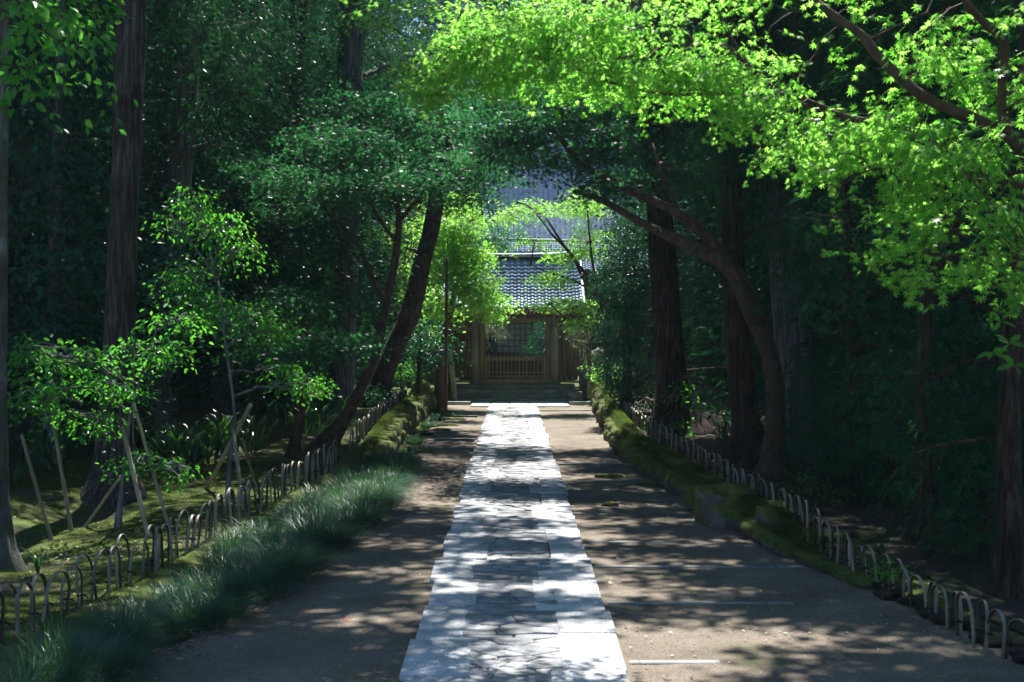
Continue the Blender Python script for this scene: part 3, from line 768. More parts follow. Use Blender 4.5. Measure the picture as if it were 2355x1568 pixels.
# ------------------------------------------------------------------ main hall behind
hall = wthing('temple_hall', 'large temple hall with a broad blue-grey pantile roof rising behind the gate', 'hall', (1, 63, .5))
def H(name, *a, mat='plaster', bev=.01, par=None): return part(name, par or hall, *a, M[mat], bev)
H('wall', -9, 11, 66.3, 71, .5, 6.9)
H('veranda', -3.2, 4.6, 65.0, 66.15, .5, .95, mat='wood_dark')
pr = [(61.8, 5.0), (64.5, 6.35), (67.5, 8.1), (70.5, 10.3), (73.6, 12.8)]; xa, xb = -8, 10
dk = MB()
for k in range(len(pr)-1):
    (ya, za), (yb, zb) = pr[k], pr[k+1]; e = .06
    V = [(xa, ya, za-e), (xb, ya, za-e), (xb, yb, zb-e), (xa, yb, zb-e), (xa, ya, za-e-.1), (xb, ya, za-e-.1), (xb, yb, zb-e-.1), (xa, yb, zb-e-.1)]
    dk.add(np.array(V)-np.array(ORG[hall.name]), [(0, 1, 2, 3), (7, 6, 5, 4), (0, 4, 5, 1), (1, 5, 6, 2), (3, 2, 6, 7), (0, 3, 7, 4)])
ro = link('hall_roof', dk.mesh('hall_roof'), M['wood_dark'], hall); ORG[ro.name] = ORG[hall.name]
print('hall tiles', roof_face(ro, xa, xb, pr, .24, .22, .024, (-.2, 3.6), (10, 28)))
b = MB(); b.tube(np.array([(-4.0, 63.9, 6.56), (1, 63.9, 6.42), (6.5, 63.9, 6.26)])-np.array(ORG[hall.name]), [.07, .07, .07], 8)
link('gutter_rail', b.mesh('gutter_rail', smooth=True), M['gutter'], ro)  # the pale gutter, built as a rail lying on the tiles
b = MB(); b.tube(np.array([(xa, 73.7, 12.95), (xb, 73.7, 12.95)])-np.array(ORG[hall.name]), [.16, .16], 8); link('ridge_roll', b.mesh('ridge_roll', smooth=True), M['tile'], ro)
# shoji windows seen through the gate
win = H('window', -1.6, 1.0, 66.0, 66.12, .98, 3.35, mat='wood_dark')
cols, rows = 9, 7
for i in range(cols):
    for j in range(rows):
        xa = -1.52+i*.27; za = 1.35+j*.27
        if i == 2 or i == 5: xa += 0
        part('pane', win, xa+.025, xa+.245, 65.985, 65.998, za+.02, za+.25, M['paper'], 0)
H('window_post', -.86, -.74, 65.9, 65.98, .96, 3.4, mat='wood_dark'); H('window_post', 1.0, 1.16, 65.86, 66.1, .96, 5.2, mat='wood_dark'); H('window_post', -1.8, -1.62, 65.86, 66.1, .96, 5.2, mat='wood_dark')
scr = wthing('added_dark_screen', 'low dark board screen added in the courtyard to darken the gaps between the pickets', 'fence', (0, 51.6, .5))  # screen added to keep the view behind the pickets dark
x = -1.9
while x < 2.3: part('board', scr, x, x+.19, 51.6, 51.63, .48, 1.36+random.uniform(-.01, .01), M['plaster'], .004); x += .195
part('rail', scr, -1.95, 2.35, 51.54, 51.595, 1.2, 1.27, M['plaster'], .004)
# block walls to each side of the gate
bw = wthing('stone_block_wall', 'dark mossy wall of large stone blocks left of the gate', 'stone wall', (-2.9, 46.6, 0))
for r_ in range(3):
    x = -4.9-.2*(r_ % 2)
    while x < -2.3:
        xe = min(x+random.uniform(.6, .95), -2.16)
        o = part('block', bw, x+.012, xe-.012, 46.3+random.uniform(-.03, .03), 46.9, .2+r_*.46, .2+r_*.46+.45, M['stone_dark'], .035); x = xe
# garden wall beyond, right of the gate
bw2 = wthing('stone_block_wall', 'dark low stone wall on the far right of the gate behind the rocks', 'stone wall', (3.6, 47.3, 0))
x = 2.6
while x < 7:
    part('block', bw2, x+.01, x+.8, 47.3, 47.8, .1, .62, M['stone_dark'], .03); part('block', bw2, x+.05, x+.78, 47.32, 47.8, .63, 1.1, M['stone_dark'], .03); x += .82
# ------------------------------------------------------------------ the big trunks on the left
C_ = 'cedar'
tree('mossy_tree', 'tree at the far left frame edge with a flared root covered in pale lichen', 'tree',
     TR([(2, 1320, 12.6, 60), (0, 1150, 12.6, 34), (2, 900, 12.7, 26), (6, 400, 12.7, 24), (8, -100, 12.7, 22), (10, -500, 12.8, 20)]),
     BL([(40, -60, 12.5, 220, 130, 1.3, .8), (100, -300, 13, 260, 200, 1.8)]), 'oval', .075, 'shrub', 'bark_mossy', sides=24, seed=1, flare=1.2, lai=1.6)
tree('cedar_tree', 'tallest near cedar on the left with a broad straight furrowed grey trunk', 'tree',
     TR([(262, 1175, 17.6, 84), (266, 1000, 17.6, 74), (285, 500, 17.6, 66), (305, 0, 17.7, 62), (320, -500, 17.8, 60), (330, -1200, 17.9, 40)]),
     [(-4.6, 17.8, 9.3, 2.6, 2.6, 1.4), (-4.4, 17.8, 11.6, 2.2, 2.2, 1.6)], 'needle', .22, 'cedar', 'bark', sides=32, flute=.07, seed=2, lai=1.8, flare=1.1, rc=2.6)
tree('cedar_tree', 'second cedar on the left, behind the tallest one, with a dim bluish leaning trunk', 'tree',
     TR([(345, 1010, 24.5, 66), (372, 800, 24.5, 58), (405, 500, 24.5, 54), (425, 300, 24.5, 50), (440, 0, 24.5, 44), (450, -600, 24.5, 30)]),
     BL([(470, 60, 22.5, 130, 110, 1.8), (400, -60, 23, 150, 90, 2), (560, 190, 22.6, 75, 95, 1.3), (520, 330, 22.9, 50, 60, .9, .8), (600, 20, 24, 60, 70, 1.4), (440, 230, 23.5, 70, 60, 1, .7)]),
     'needle', .15, 'cedar', 'bark_grey', sides=22, seed=3, lai=3.0, rc=3.2, droop=.9, m=26)
tree('cedar_tree', 'slim brown cedar on the left leaning slightly right behind the drooping sprays', 'tree',
     TR([(628, 700, 33, 52), (632, 640, 33, 50), (655, 400, 33, 46), (678, 170, 33, 40), (700, -200, 33, 34)]),
     BL([(740, -30, 32, 100, 70, 2), (560, -30, 32.5, 120, 90, 2)]), 'needle', .17, 'cedar', 'bark_brown', sides=18, seed=4, lai=2.6, rc=3, droop=.8)
tree('cedar_tree', 'pale grey-blue trunked cedar left of the lane centre, its lit edge facing the gate', 'tree',
     TR([(775, 985, 32, 60), (792, 850, 32, 48), (800, 600, 32, 44), (806, 300, 32, 48), (812, 100, 32, 46), (820, -300, 32, 40)]),
     BL([(880, 60, 33, 130, 110, 2.2), (760, -40, 32.5, 130, 100, 2.2), (940, 160, 34, 90, 60, 1.6, .8)]), 'needle', .17, 'cedar', 'bark_grey', sides=18, seed=5, lai=2.4, rc=3, droop=.7)
tree('cedar_tree', 'darker trunk close behind the pale grey-blue trunk on the left', 'tree',
     TR([(775, 985, 34.5, 40), (776, 600, 34.5, 34), (790, 200, 34.5, 32), (800, -200, 34.5, 30)]), BL([(650, -120, 36, 150, 90, 2)]), 'needle', .17, 'cedar', 'bark_brown', sides=14, seed=6, lai=1.6, rc=3)
tree('leaning_pine', 'stout dark tree leaning right over the left side of the gate, with rust-lit bark', 'tree',
     TR([(856, 925, 36, 52), (893, 830, 36, 46), (941, 722, 36, 44), (966, 620, 36, 41), (992, 520, 36, 37), (1003, 440, 36, 35), (1016, 300, 36, 30)]),
     BL([(980, 300, 36, 120, 90, 2, .8), (930, 570, 35.5, 45, 70, .9, .8), (1000, 200, 37, 140, 80, 2)]), 'needle', .15, 'cedar', 'bark_brown', sides=18, seed=7, flute=.12, lai=1.8, rc=3, flare=.8)

# mid distance maple on the left: layered crown over the lane
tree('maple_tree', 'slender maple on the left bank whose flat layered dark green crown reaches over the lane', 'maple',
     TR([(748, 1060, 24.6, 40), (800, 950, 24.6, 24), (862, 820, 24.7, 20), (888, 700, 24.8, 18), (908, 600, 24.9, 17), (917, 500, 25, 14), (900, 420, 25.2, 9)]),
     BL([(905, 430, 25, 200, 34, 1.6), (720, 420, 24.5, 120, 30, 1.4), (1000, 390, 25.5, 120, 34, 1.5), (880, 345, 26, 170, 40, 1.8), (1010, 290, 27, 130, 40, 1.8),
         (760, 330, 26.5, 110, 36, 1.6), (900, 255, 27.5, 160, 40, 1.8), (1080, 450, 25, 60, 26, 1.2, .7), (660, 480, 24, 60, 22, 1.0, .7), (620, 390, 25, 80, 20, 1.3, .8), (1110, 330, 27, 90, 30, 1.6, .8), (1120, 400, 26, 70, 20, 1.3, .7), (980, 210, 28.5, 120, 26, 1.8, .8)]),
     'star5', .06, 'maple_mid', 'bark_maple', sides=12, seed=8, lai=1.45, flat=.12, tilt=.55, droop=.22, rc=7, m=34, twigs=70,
     limbs=[TR([(890, 705, 24.8, 12), (855, 640, 24.9, 10), (820, 560, 25, 8), (740, 470, 24.8, 5)], 0), TR([(915, 520, 25, 10), (940, 480, 25, 8), (1000, 430, 25.2, 6), (1060, 400, 25.3, 4)], 0),
            TR([(912, 560, 25, 9), (870, 500, 25, 7), (840, 440, 25.2, 4)], 0)])
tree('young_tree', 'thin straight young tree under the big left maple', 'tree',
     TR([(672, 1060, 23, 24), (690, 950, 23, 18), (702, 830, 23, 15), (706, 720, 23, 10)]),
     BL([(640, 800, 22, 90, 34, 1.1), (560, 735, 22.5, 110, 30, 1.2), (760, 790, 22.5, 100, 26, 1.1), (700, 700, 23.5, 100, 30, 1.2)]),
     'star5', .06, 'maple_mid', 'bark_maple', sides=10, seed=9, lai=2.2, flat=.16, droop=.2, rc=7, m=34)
# bright maple by the gate
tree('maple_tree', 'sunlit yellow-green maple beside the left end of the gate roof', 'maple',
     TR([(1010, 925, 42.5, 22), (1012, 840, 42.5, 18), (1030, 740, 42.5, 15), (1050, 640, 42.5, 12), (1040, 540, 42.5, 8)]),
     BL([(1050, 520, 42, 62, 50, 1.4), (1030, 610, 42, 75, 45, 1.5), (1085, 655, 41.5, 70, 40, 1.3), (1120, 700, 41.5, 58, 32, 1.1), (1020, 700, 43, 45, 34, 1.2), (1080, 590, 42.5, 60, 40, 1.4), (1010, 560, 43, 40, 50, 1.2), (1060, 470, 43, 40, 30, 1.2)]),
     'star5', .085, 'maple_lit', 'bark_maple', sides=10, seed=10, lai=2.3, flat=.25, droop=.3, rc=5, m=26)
tree('garden_tree', 'pale green lit tree standing behind the bright maple at the left of the gate', 'tree',
     TR([(960, 930, 50, 20), (958, 800, 50, 16), (955, 650, 50, 12)]),
     BL([(950, 640, 50, 60, 80, 2), (975, 780, 49, 60, 40, 1.5), (900, 560, 51, 60, 60, 2), (1010, 500, 53, 70, 60, 2)]), 'dia', .13, 'maple_lit', 'bark_brown', sides=8, seed=11, lai=2.3)
tree('shrub', 'glossy sunlit shrub between the slender maple trunk and the tall pole', 'shrub',
     TR([(960, 905, 38, 14), (965, 820, 38, 10), (970, 780, 38, 8)]),
     BL([(960, 770, 37.5, 70, 34, 1.3), (900, 800, 37, 60, 36, 1.2), (1000, 810, 38, 34, 36, .9)]), 'oval', .11, 'evergreen', 'bark_maple', sides=8, seed=12, lai=2.6)
tree('azalea_bush', 'small light green clipped bush below the glossy shrub near the left wall', 'bush',
     TR([(925, 905, 38.5, 10), (925, 880, 38.5, 9), (922, 860, 38.5, 6)]), BL([(922, 848, 38.3, 38, 26, .7)]), 'dia', .06, 'shrub', 'bark_maple', sides=6, seed=13, lai=3, twigs=6)
tree('camellia_bush', 'dark bush with pale glints above the slender maple foot on the left', 'bush',
     TR([(800, 960, 33, 14), (800, 880, 33, 10), (800, 800, 33, 8)]),
     BL([(780, 690, 32, 110, 50, 1.6), (700, 640, 33, 100, 60, 1.8), (850, 620, 34, 70, 80, 1.6), (720, 560, 34.5, 110, 70, 1.8), (600, 700, 31, 80, 50, 1.5)]), 'oval', .1, 'evergreen', 'bark_maple', sides=8, seed=14, lai=2.6)
tree('low_bush', 'low dark bush at the head of the left bamboo fence', 'bush',
     TR([(880, 935, 35.5, 8), (880, 920, 35.5, 7), (882, 905, 35.5, 5)]), BL([(885, 905, 35.3, 52, 24, 1.0)]), 'oval', .07, 'evergreen', 'bark_maple', sides=6, seed=15, lai=3, twigs=8)

# near left young trees with the bright spring leaves
tree('young_tree', 'propped young tree on the left with bright green leaf tiers over the moss', 'tree',
     TR([(271, 1235, 15.4, 16), (278, 1140, 15.4, 12), (290, 1050, 15.4, 10), (300, 950, 15.4, 8), (330, 850, 15.5, 6), (360, 760, 15.5, 4)]),
     BL([(330, 1060, 15.2, 90, 22, .4), (405, 1085, 15.0, 50, 14, .25, .8), (250, 880, 15, 110, 36, .5), (350, 800, 15, 100, 34, .5), (420, 735, 15.2, 70, 34, .4), (150, 820, 14.6, 120, 40, .5),
         (80, 900, 14.4, 90, 50, .5), (200, 960, 14.8, 90, 30, .4), (60, 800, 14.6, 60, 30, .4)]),
     'oval', .062, 'shrub', 'bark_grey', sides=9, seed=16, flute=.02, lai=1.35, flat=.3, rc=3.4, m=14, droop=.5, twigs=90, flare=.3)
tree('young_tree', 'airy young tree with bright leaves hanging in front of the second cedar trunk', 'tree',
     TR([(524, 1165, 17.5, 13), (528, 1060, 17.5, 11), (540, 960, 17.5, 8), (520, 800, 17.5, 6), (500, 640, 17.5, 4)]),
     BL([(500, 520, 17.2, 70, 46, .5), (540, 570, 17, 50, 40, .5), (450, 460, 17.6, 60, 50, .5), (390, 500, 17.6, 40, 40, .4, .7), (430, 630, 17.2, 70, 50, .5), (590, 720, 17.6, 60, 40, .5), (620, 760, 17.8, 60, 36, .5), (470, 700, 17.3, 60, 34, .5), (700, 880, 18, 70, 30, .5), (640, 850, 18, 50, 30, .5)]),
     'oval', .062, 'shrub', 'bark_grey', sides=9, seed=17, flute=.02, lai=1.4, flat=.35, rc=3.4, m=12, droop=.6, twigs=90, flare=.3)
tree('broadleaf_tree', 'broad leaved tree hanging bright single leaves in the top left corner', 'tree',
     TR([(-160, 1500, 10.5, 60), (-150, 1000, 10.5, 50), (-130, 500, 10.5, 40), (-110, 0, 10.5, 30), (-60, -300, 10.5, 20)]),
     BL([(70, 90, 10.2, 110, 50, .5), (200, 190, 10, 60, 26, .3), (40, 180, 10.3, 60, 60, .4), (160, 60, 10.5, 90, 50, .5), (60, 20, 10.4, 110, 50, .5)]),
     'oval', .085, 'shrub', 'bark_brown', sides=12, seed=18, lai=.9, flat=.3, rc=2.6, m=8, droop=.7, twigs=30, auto=False,
     limbs=[TR([(-110, -50, 10.5, 10), (0, 20, 10.3, 6), (100, 70, 10.2, 4), (180, 130, 10.1, 2)], 0), TR([(-120, 200, 10.5, 9), (-20, 150, 10.3, 5), (80, 160, 10.1, 3), (210, 190, 10, 1.5)], 0)])
# dark wall of evergreens at the left edge
tree('evergreen_tree', 'dense dark evergreen filling the left edge behind the tallest cedar', 'tree',
     TR([(120, 1120, 20.5, 40), (120, 800, 20.5, 30), (130, 400, 20.5, 26), (140, 0, 20.5, 20)]),
     BL([(110, 620, 19.5, 130, 90, 1.2), (60, 420, 20, 130, 110, 1.4), (170, 300, 20, 110, 110, 1.4), (60, 200, 20.5, 130, 120, 1.5), (200, 480, 20.5, 80, 120, 1.3), (180, 100, 20.5, 110, 90, 1.4),
         (90, 760, 20, 110, 90, 1.2), (180, 700, 20.3, 90, 100, 1.2), (60, 40, 21, 140, 90, 1.5)]),
     'oval', .115, 'evergreen', 'bark_grey', sides=10, seed=19, lai=1.7, rc=4, m=26, flat=.2, droop=.8)
tree('evergreen_tree', 'dark glossy evergreen between the two near cedar trunks on the left', 'tree',
     TR([(330, 960, 37, 26), (335, 700, 37, 22), (340, 300, 37, 16)]),
     BL([(340, 350, 36, 90, 130, 1.9), (350, 600, 36, 90, 130, 1.9), (350, 120, 37, 110, 120, 2.2), (500, 560, 38, 110, 120, 2.2), (520, 780, 38, 110, 90, 1.9), (250, 850, 36, 120, 110, 1.8), (480, 400, 39, 110, 100, 2.2)]),
     'oval', .11, 'evergreen', 'bark_grey', sides=10, seed=20, lai=1.7, flat=.2, rc=4.5, droop=.6, m=30)

# ------------------------------------------------------------------ the right side
tree('cypress_tree', 'broad brown ribbed trunk standing behind the right bamboo fence nearest the gate', 'tree',
     TR([(1556, 1010, 27.5, 96), (1548, 930, 27.5, 76), (1530, 700, 27.6, 62), (1515, 480, 27.7, 54), (1500, 200, 27.8, 44), (1500, -100, 27.8, 36)]),
     BL([(1500, 330, 27, 110, 60, 1.8), (1560, 250, 27, 130, 70, 2), (1440, 260, 28, 80, 50, 1.6), (1600, 130, 28, 140, 80, 2), (1470, 120, 29, 120, 70, 2), (1530, 420, 26.5, 70, 34, 1.2, .8)]),
     'needle', .15, 'cedar', 'bark_brown', sides=30, flute=.13, seed=21, lai=2.4, rc=3, droop=.8, m=26, flare=.9)
tree('cypress_tree', 'dark reddish straight trunk between the ribbed trunk and the leaning maple on the right', 'tree',
     TR([(1730, 1065, 21, 84), (1715, 980, 21, 62), (1695, 800, 21, 54), (1685, 550, 21, 48), (1680, 200, 21, 40), (1680, -150, 21, 32)]),
     BL([(1680, 400, 20.5, 110, 60, 1.4), (1760, 330, 20.5, 120, 70, 1.5), (1640, 300, 21, 100, 60, 1.5), (1720, 180, 21.5, 150, 80, 1.8), (1860, 440, 20.5, 110, 80, 1.5), (1780, 520, 21, 90, 50, 1.2)]),
     'needle', .13, 'cedar', 'bark_brown', sides=26, flute=.12, seed=22, lai=2.4, rc=3, droop=.8, m=26)
tree('cypress_tree', 'grey-blue trunk just behind the leaning maple on the right bank', 'tree',
     TR([(1835, 1085, 22.5, 84), (1825, 980, 22.5, 72), (1815, 800, 22.5, 66), (1800, 560, 22.5, 60), (1790, 200, 22.5, 50)]),
     [], sides=22, flute=.1, seed=23, bark='bark_grey')
tree('maple_tree', 'old maple on the right bank whose long bare limb arches left over the lane', 'maple',
     TR([(1782, 1095, 19.8, 60), (1780, 1000, 19.8, 44), (1782, 900, 19.9, 42), (1768, 810, 20, 42), (1728, 720, 20.1, 40), (1690, 630, 20.3, 40), (1640, 590, 20.6, 34), (1560, 552, 21, 24), (1480, 515, 21.4, 18), (1420, 480, 21.8, 16), (1370, 455, 22.1, 12), (1320, 440, 22.5, 8)]),
     BL([(1230, 300, 23, 130, 34, 1.4), (1180, 230, 23.5, 120, 36, 1.4), (1320, 260, 23, 110, 36, 1.4), (1390, 330, 22.5, 90, 36, 1.2), (1260, 370, 22.5, 110, 20, 1.2, .7), (1400, 420, 22, 100, 30, 1.2, .8), (1150, 350, 24, 100, 30, 1.3), (1290, 190, 24, 130, 36, 1.5),
         (1560, 400, 22, 70, 30, 1.1, .8)]),
     'star5', .058, 'maple_mid', 'bark_maple', sides=20, flute=.05, seed=24, lai=2.0, flat=.16, tilt=.55, droop=.22, rc=7, m=32, twigs=70, attach=.6,
     limbs=[TR([(1672, 605, 20.5, 32), (1625, 545, 20.8, 28), (1560, 490, 21, 24), (1480, 452, 21.3, 20), (1390, 408, 21.8, 17), (1330, 370, 22.2, 15), (1285, 315, 22.6, 14), (1240, 278, 22.9, 11), (1200, 240, 23.1, 9), (1165, 205, 23.3, 6)], 0),
            TR([(1240, 280, 22.9, 8), (1200, 285, 23, 5), (1165, 300, 23.2, 3)], 0), TR([(1560, 490, 21, 14), (1520, 400, 21.2, 9), (1500, 330, 21.4, 5)], 0)])
tree('holly_tree', 'dense blue-green glossy tree beside the right end of the gate', 'tree',
     TR([(1440, 960, 35, 26), (1440, 850, 35, 20), (1440, 650, 35, 16)]),
     BL([(1440, 560, 34.5, 55, 60, 1.1), (1425, 650, 34, 60, 60, 1.1), (1430, 750, 34, 66, 60, 1.2), (1430, 840, 34, 60, 60, 1.1), (1460, 900, 33.5, 50, 46, 1), (1470, 500, 35.5, 50, 50, 1.1), (1480, 680, 34.5, 50, 80, 1.1)]),
     'dia', .07, 'evergreen', 'bark_grey', sides=8, seed=25, lai=3, shell=.6, flat=.7, rc=3.4)
tree('pine_tree', 'pale needled pine lit from behind at the right end of the gate', 'pine',
     TR([(1360, 920, 45.5, 14), (1358, 850, 45.5, 11), (1350, 760, 45.5, 8)]),
     BL([(1345, 800, 45, 36, 34, .8), (1330, 760, 45, 30, 20, .6), (1365, 840, 45, 30, 26, .7), (1310, 775, 45.4, 20, 18, .5)]), 'pine', .16, 'pine', 'bark_brown', sides=8, seed=26, lai=2.6, flat=.8, rc=1.6, m=20)
tree('maple_bush', 'small yellow-green sunlit bush behind the capped end of the right bank wall', 'bush',
     TR([(1385, 905, 44, 8), (1385, 880, 44, 6), (1385, 860, 44, 4)]), BL([(1385, 862, 43.6, 28, 26, .6)]), 'star5', .08, 'maple_lit', 'bark_maple', sides=6, seed=27, lai=2.6, twigs=8)
tree('maple_tree', 'thin limbed maple on the right spreading pale sprays across the gate roof', 'maple',
     TR([(1400, 920, 40, 16), (1395, 800, 40, 14), (1385, 720, 40, 12), (1375, 665, 40, 10), (1330, 610, 40, 8), (1290, 555, 40, 6), (1255, 500, 40, 4)]),
     BL([(1270, 640, 40, 60, 16, .9), (1320, 700, 40, 60, 20, 1), (1290, 590, 40.4, 60, 14, .9, .8), (1260, 700, 39.7, 36, 10, .6, .8), (1330, 745, 39.5, 40, 14, .7), (1230, 560, 40.5, 50, 10, .7, .6), (1350, 560, 41, 50, 40, 1), (1340, 470, 41, 60, 40, 1.2), (1220, 480, 41, 70, 20, 1.1, .8), (1150, 500, 42, 50, 16, .9, .7)]),
     'star5', .062, 'maple_lit', 'bark_maple', sides=8, seed=28, flute=.02, lai=1.3, flat=.14, droop=.15, rc=6, m=24, twigs=50, auto=True,
     limbs=[TR([(1375, 680, 40, 10), (1340, 640, 40, 8), (1318, 590, 40, 7), (1270, 540, 40, 5), (1240, 500, 40, 3)], 0), TR([(1378, 690, 40, 7), (1330, 650, 40, 5), (1270, 630, 40, 4), (1220, 610, 40, 2)], 0),
            TR([(1395, 790, 40, 8), (1350, 755, 39.8, 6), (1300, 730, 39.7, 5), (1265, 700, 39.6, 3)], 0), TR([(1385, 700, 40, 7), (1365, 620, 40.2, 6), (1355, 540, 40.4, 5), (1350, 470, 40.6, 3)], 0)])
# dark conifer shrubs of the right bank
tree('yew_tree', 'very dark feathery yew filling the shade right of the leaning maple', 'tree',
     TR([(1960, 1100, 17.5, 40), (1960, 900, 17.5, 30), (1950, 600, 17.5, 24), (1940, 300, 17.5, 16)]),
     BL([(1930, 700, 17, 130, 120, 1.2), (2050, 800, 16.5, 120, 100, 1.1), (1900, 880, 17.5, 110, 90, 1.1), (1980, 980, 16.8, 120, 70, 1), (1960, 520, 17.5, 150, 110, 1.4), (2100, 620, 17, 120, 110, 1.2), (1880, 600, 18, 80, 110, 1.1), (1960, 340, 18, 170, 100, 1.5)]),
     'needle', .10, 'cedar', 'bark_brown', sides=12, seed=29, lai=2.2, rc=3.2, m=24, droop=.6)
tree('yew_tree', 'dark feathery yew with a crooked bare bough at the far right of the bank', 'tree',
     TR([(2125, 1240, 14, 60), (2130, 1120, 14, 46), (2120, 950, 14, 34), (2130, 700, 14, 26), (2150, 400, 14, 20)]),
     BL([(2100, 990, 13.6, 130, 60, .7), (2200, 880, 13.8, 140, 90, .9), (2060, 870, 14.5, 110, 80, .9), (2250, 700, 14, 140, 110, 1), (2300, 980, 13.8, 110, 60, .7), (2200, 500, 14.5, 170, 120, 1.2), (2330, 560, 14, 110, 120, 1), (2250, 300, 15, 190, 120, 1.4), (2340, 820, 14, 70, 100, .9)]),
     'needle', .09, 'cedar', 'bark_brown', sides=14, flute=.12, seed=30, lai=1.8, rc=3.4, m=22, droop=.6,
     limbs=[TR([(2340, 880, 13.2, 22), (2310, 990, 13.1, 12), (2250, 1010, 13, 9), (2170, 1022, 13, 8), (2100, 1045, 13, 4)], 0)])
tree('dark_tree', 'thick nearly black trunk at the right frame edge behind the hoop fence', 'tree',
     TR([(2335, 1330, 11.6, 70), (2325, 1200, 11.6, 56), (2320, 1000, 11.7, 50), (2340, 600, 11.8, 44), (2370, 0, 12, 40), (2380, -600, 12, 34)]),
     [(4.6, 12.3, 6.6, 1.8, 2.0, .9), (4.2, 12.6, 8.2, 2.2, 2.2, 1.2)], 'dia', .11, 'evergreen', 'bark_brown', sides=18, flute=.1, seed=31, lai=1.6)
YB = [(4.3, 12.9, .85, .8, .9, .75, 'low black-green yew bush nearest the camera behind the right fence'), (4.6, 14.6, .95, .9, 1.0, .85, 'rounded dark yew bush behind the right fence, second from the camera'),
      (4.4, 16.6, 1.0, .9, 1.1, .9, 'dark yew bush behind the right fence, opposite the sunlit boulder'), (5.6, 13.6, 1.3, 1.1, 1.1, 1.2, 'tall dark yew bush at the right frame edge'), (5.4, 16.2, 1.5, 1.2, 1.2, 1.4, 'tall dark yew bush behind the crooked bare bough'), (4.2, 18.8, .9, .8, 1.0, .8, 'dark bush left of the yews, close to the grey-blue trunk')]
for i, (x, y, z, rx, ry, rz, lb) in enumerate(YB):
    z0 = tz(x, y); tree('yew_bush', lb, 'bush', [(x, y, z0, .05), (x, y, z0+.3, .04), (x+.05, y, z0+.7, .03)], [(x, y, z0+z*.8, rx, ry, rz), (x+.3, y+.2, z0+z*.5, rx, ry, rz*.7)], 'needle', .085, 'cedar', 'bark_brown', sides=6, seed=110+i, lai=2.2, rc=3.4, m=22, droop=.5, twigs=8)
tree('small_bush', 'small leafy bush at the foot of the grey-blue trunk on the right', 'bush',
     TR([(1840, 1120, 17.5, 6), (1840, 1105, 17.5, 5), (1842, 1090, 17.5, 4)]), BL([(1850, 1110, 17.2, 46, 28, .4), (1900, 1140, 16.6, 46, 24, .4)]), 'oval', .05, 'shrub', 'bark_maple', sides=5, seed=32, lai=1.4, twigs=8)
tree('small_bush', 'small fine leaved bush among the near right bamboo hoops', 'bush',
     TR([(2030, 1318, 11.7, 5), (2030, 1305, 11.7, 4), (2032, 1292, 11.7, 3)]), BL([(2030, 1300, 11.6, 36, 20, .18)]), 'oval', .035, 'shrub', 'bark_maple', sides=5, seed=33, lai=2, twigs=6)
tree('small_bush', 'tuft of bright leaves between the two reddish right trunks', 'bush',
     TR([(1500, 945, 30, 4), (1500, 930, 30, 4), (1500, 920, 30, 3)]), BL([(1760, 985, 21.2, 22, 22, .3), (1560, 990, 26.4, 30, 14, .3), (1560, 905, 26.4, 26, 8, .3)]), 'oval', .09, 'shrub', 'bark_maple', sides=5, seed=34, lai=1.3, twigs=4)

# ------------------------------------------------------------------ beyond the gate
tree('garden_tree', 'dark green garden tree seen through the right half of the gate opening', 'tree',
     TR([(1235, 905, 58, 10), (1235, 850, 58, 9), (1235, 800, 58, 7)]), BL([(1252, 800, 58, 24, 50, 1.4), (1268, 760, 58.5, 28, 50, 1.2), (1254, 860, 57.6, 20, 26, .9)]), 'dia', .1, 'evergreen', 'bark_grey', sides=6, seed=35, lai=3)
tree('pine_tree', 'pale olive cloud-shaped pine behind the gate, upper left of the opening', 'pine',
     TR([(1100, 905, 53, 10), (1110, 840, 53, 8), (1130, 790, 53, 6)]), BL([(1140, 768, 52.5, 34, 19, .8), (1125, 755, 52.5, 20, 16, .7)]), 'pine', .1, 'pine', 'bark_brown', sides=6, seed=36, lai=3, flat=.8, rc=2, m=20)
tree('garden_tree', 'blue-green tree against the hall roof, left of the pale gutter', 'tree',
     TR([(1100, 900, 57, 12), (1110, 700, 57, 10), (1130, 560, 57, 7)]), BL([(1140, 545, 57, 45, 40, 1.6), (1110, 600, 57, 50, 50, 1.6)]), 'dia', .12, 'maple_mid', 'bark_grey', sides=6, seed=37, lai=2.2)
far = tree('hill_tree', 'large leafy tree on the wooded slope behind the hall', 'tree', [(0, 88, tz(0, 88), .35), (0, 88, tz(0, 88)+5, .3), (0, 88, tz(0, 88)+10, .2)],
     [(0, 88, tz(0, 88)+9, 5, 5, 5), (3, 87, tz(0, 88)+6, 3.5, 3.5, 3.5), (-3, 89, tz(0, 88)+6, 3.5, 3.5, 3.5), (0, 86, tz(0, 88)+12.5, 3.5, 3.5, 3)], 'dia', .34, 'evergreen', 'bark_grey', sides=8, seed=38, lai=2.2,
     group='trees on the slope behind the hall', m=20, rc=3)
rr = random.Random(5)
for y, xs_ in ((84, (-30, -23, -16, -8.5, 8, 15, 22, 29)), (96, (-36, -28, -20, -12, -4, 4, 12, 20, 28, 36)), (112, (-40, -30, -20, -10, 0, 10, 20, 30, 40))):
    for x in xs_:
        x += rr.uniform(-1.5, 1.5); yy = y+rr.uniform(-2, 2); s = rr.uniform(.95, 1.3)
        copy_tree(far, (x, yy, tz(x, yy)), rr.uniform(0, 6.28), (s, s, s*rr.uniform(.9, 1.2)))
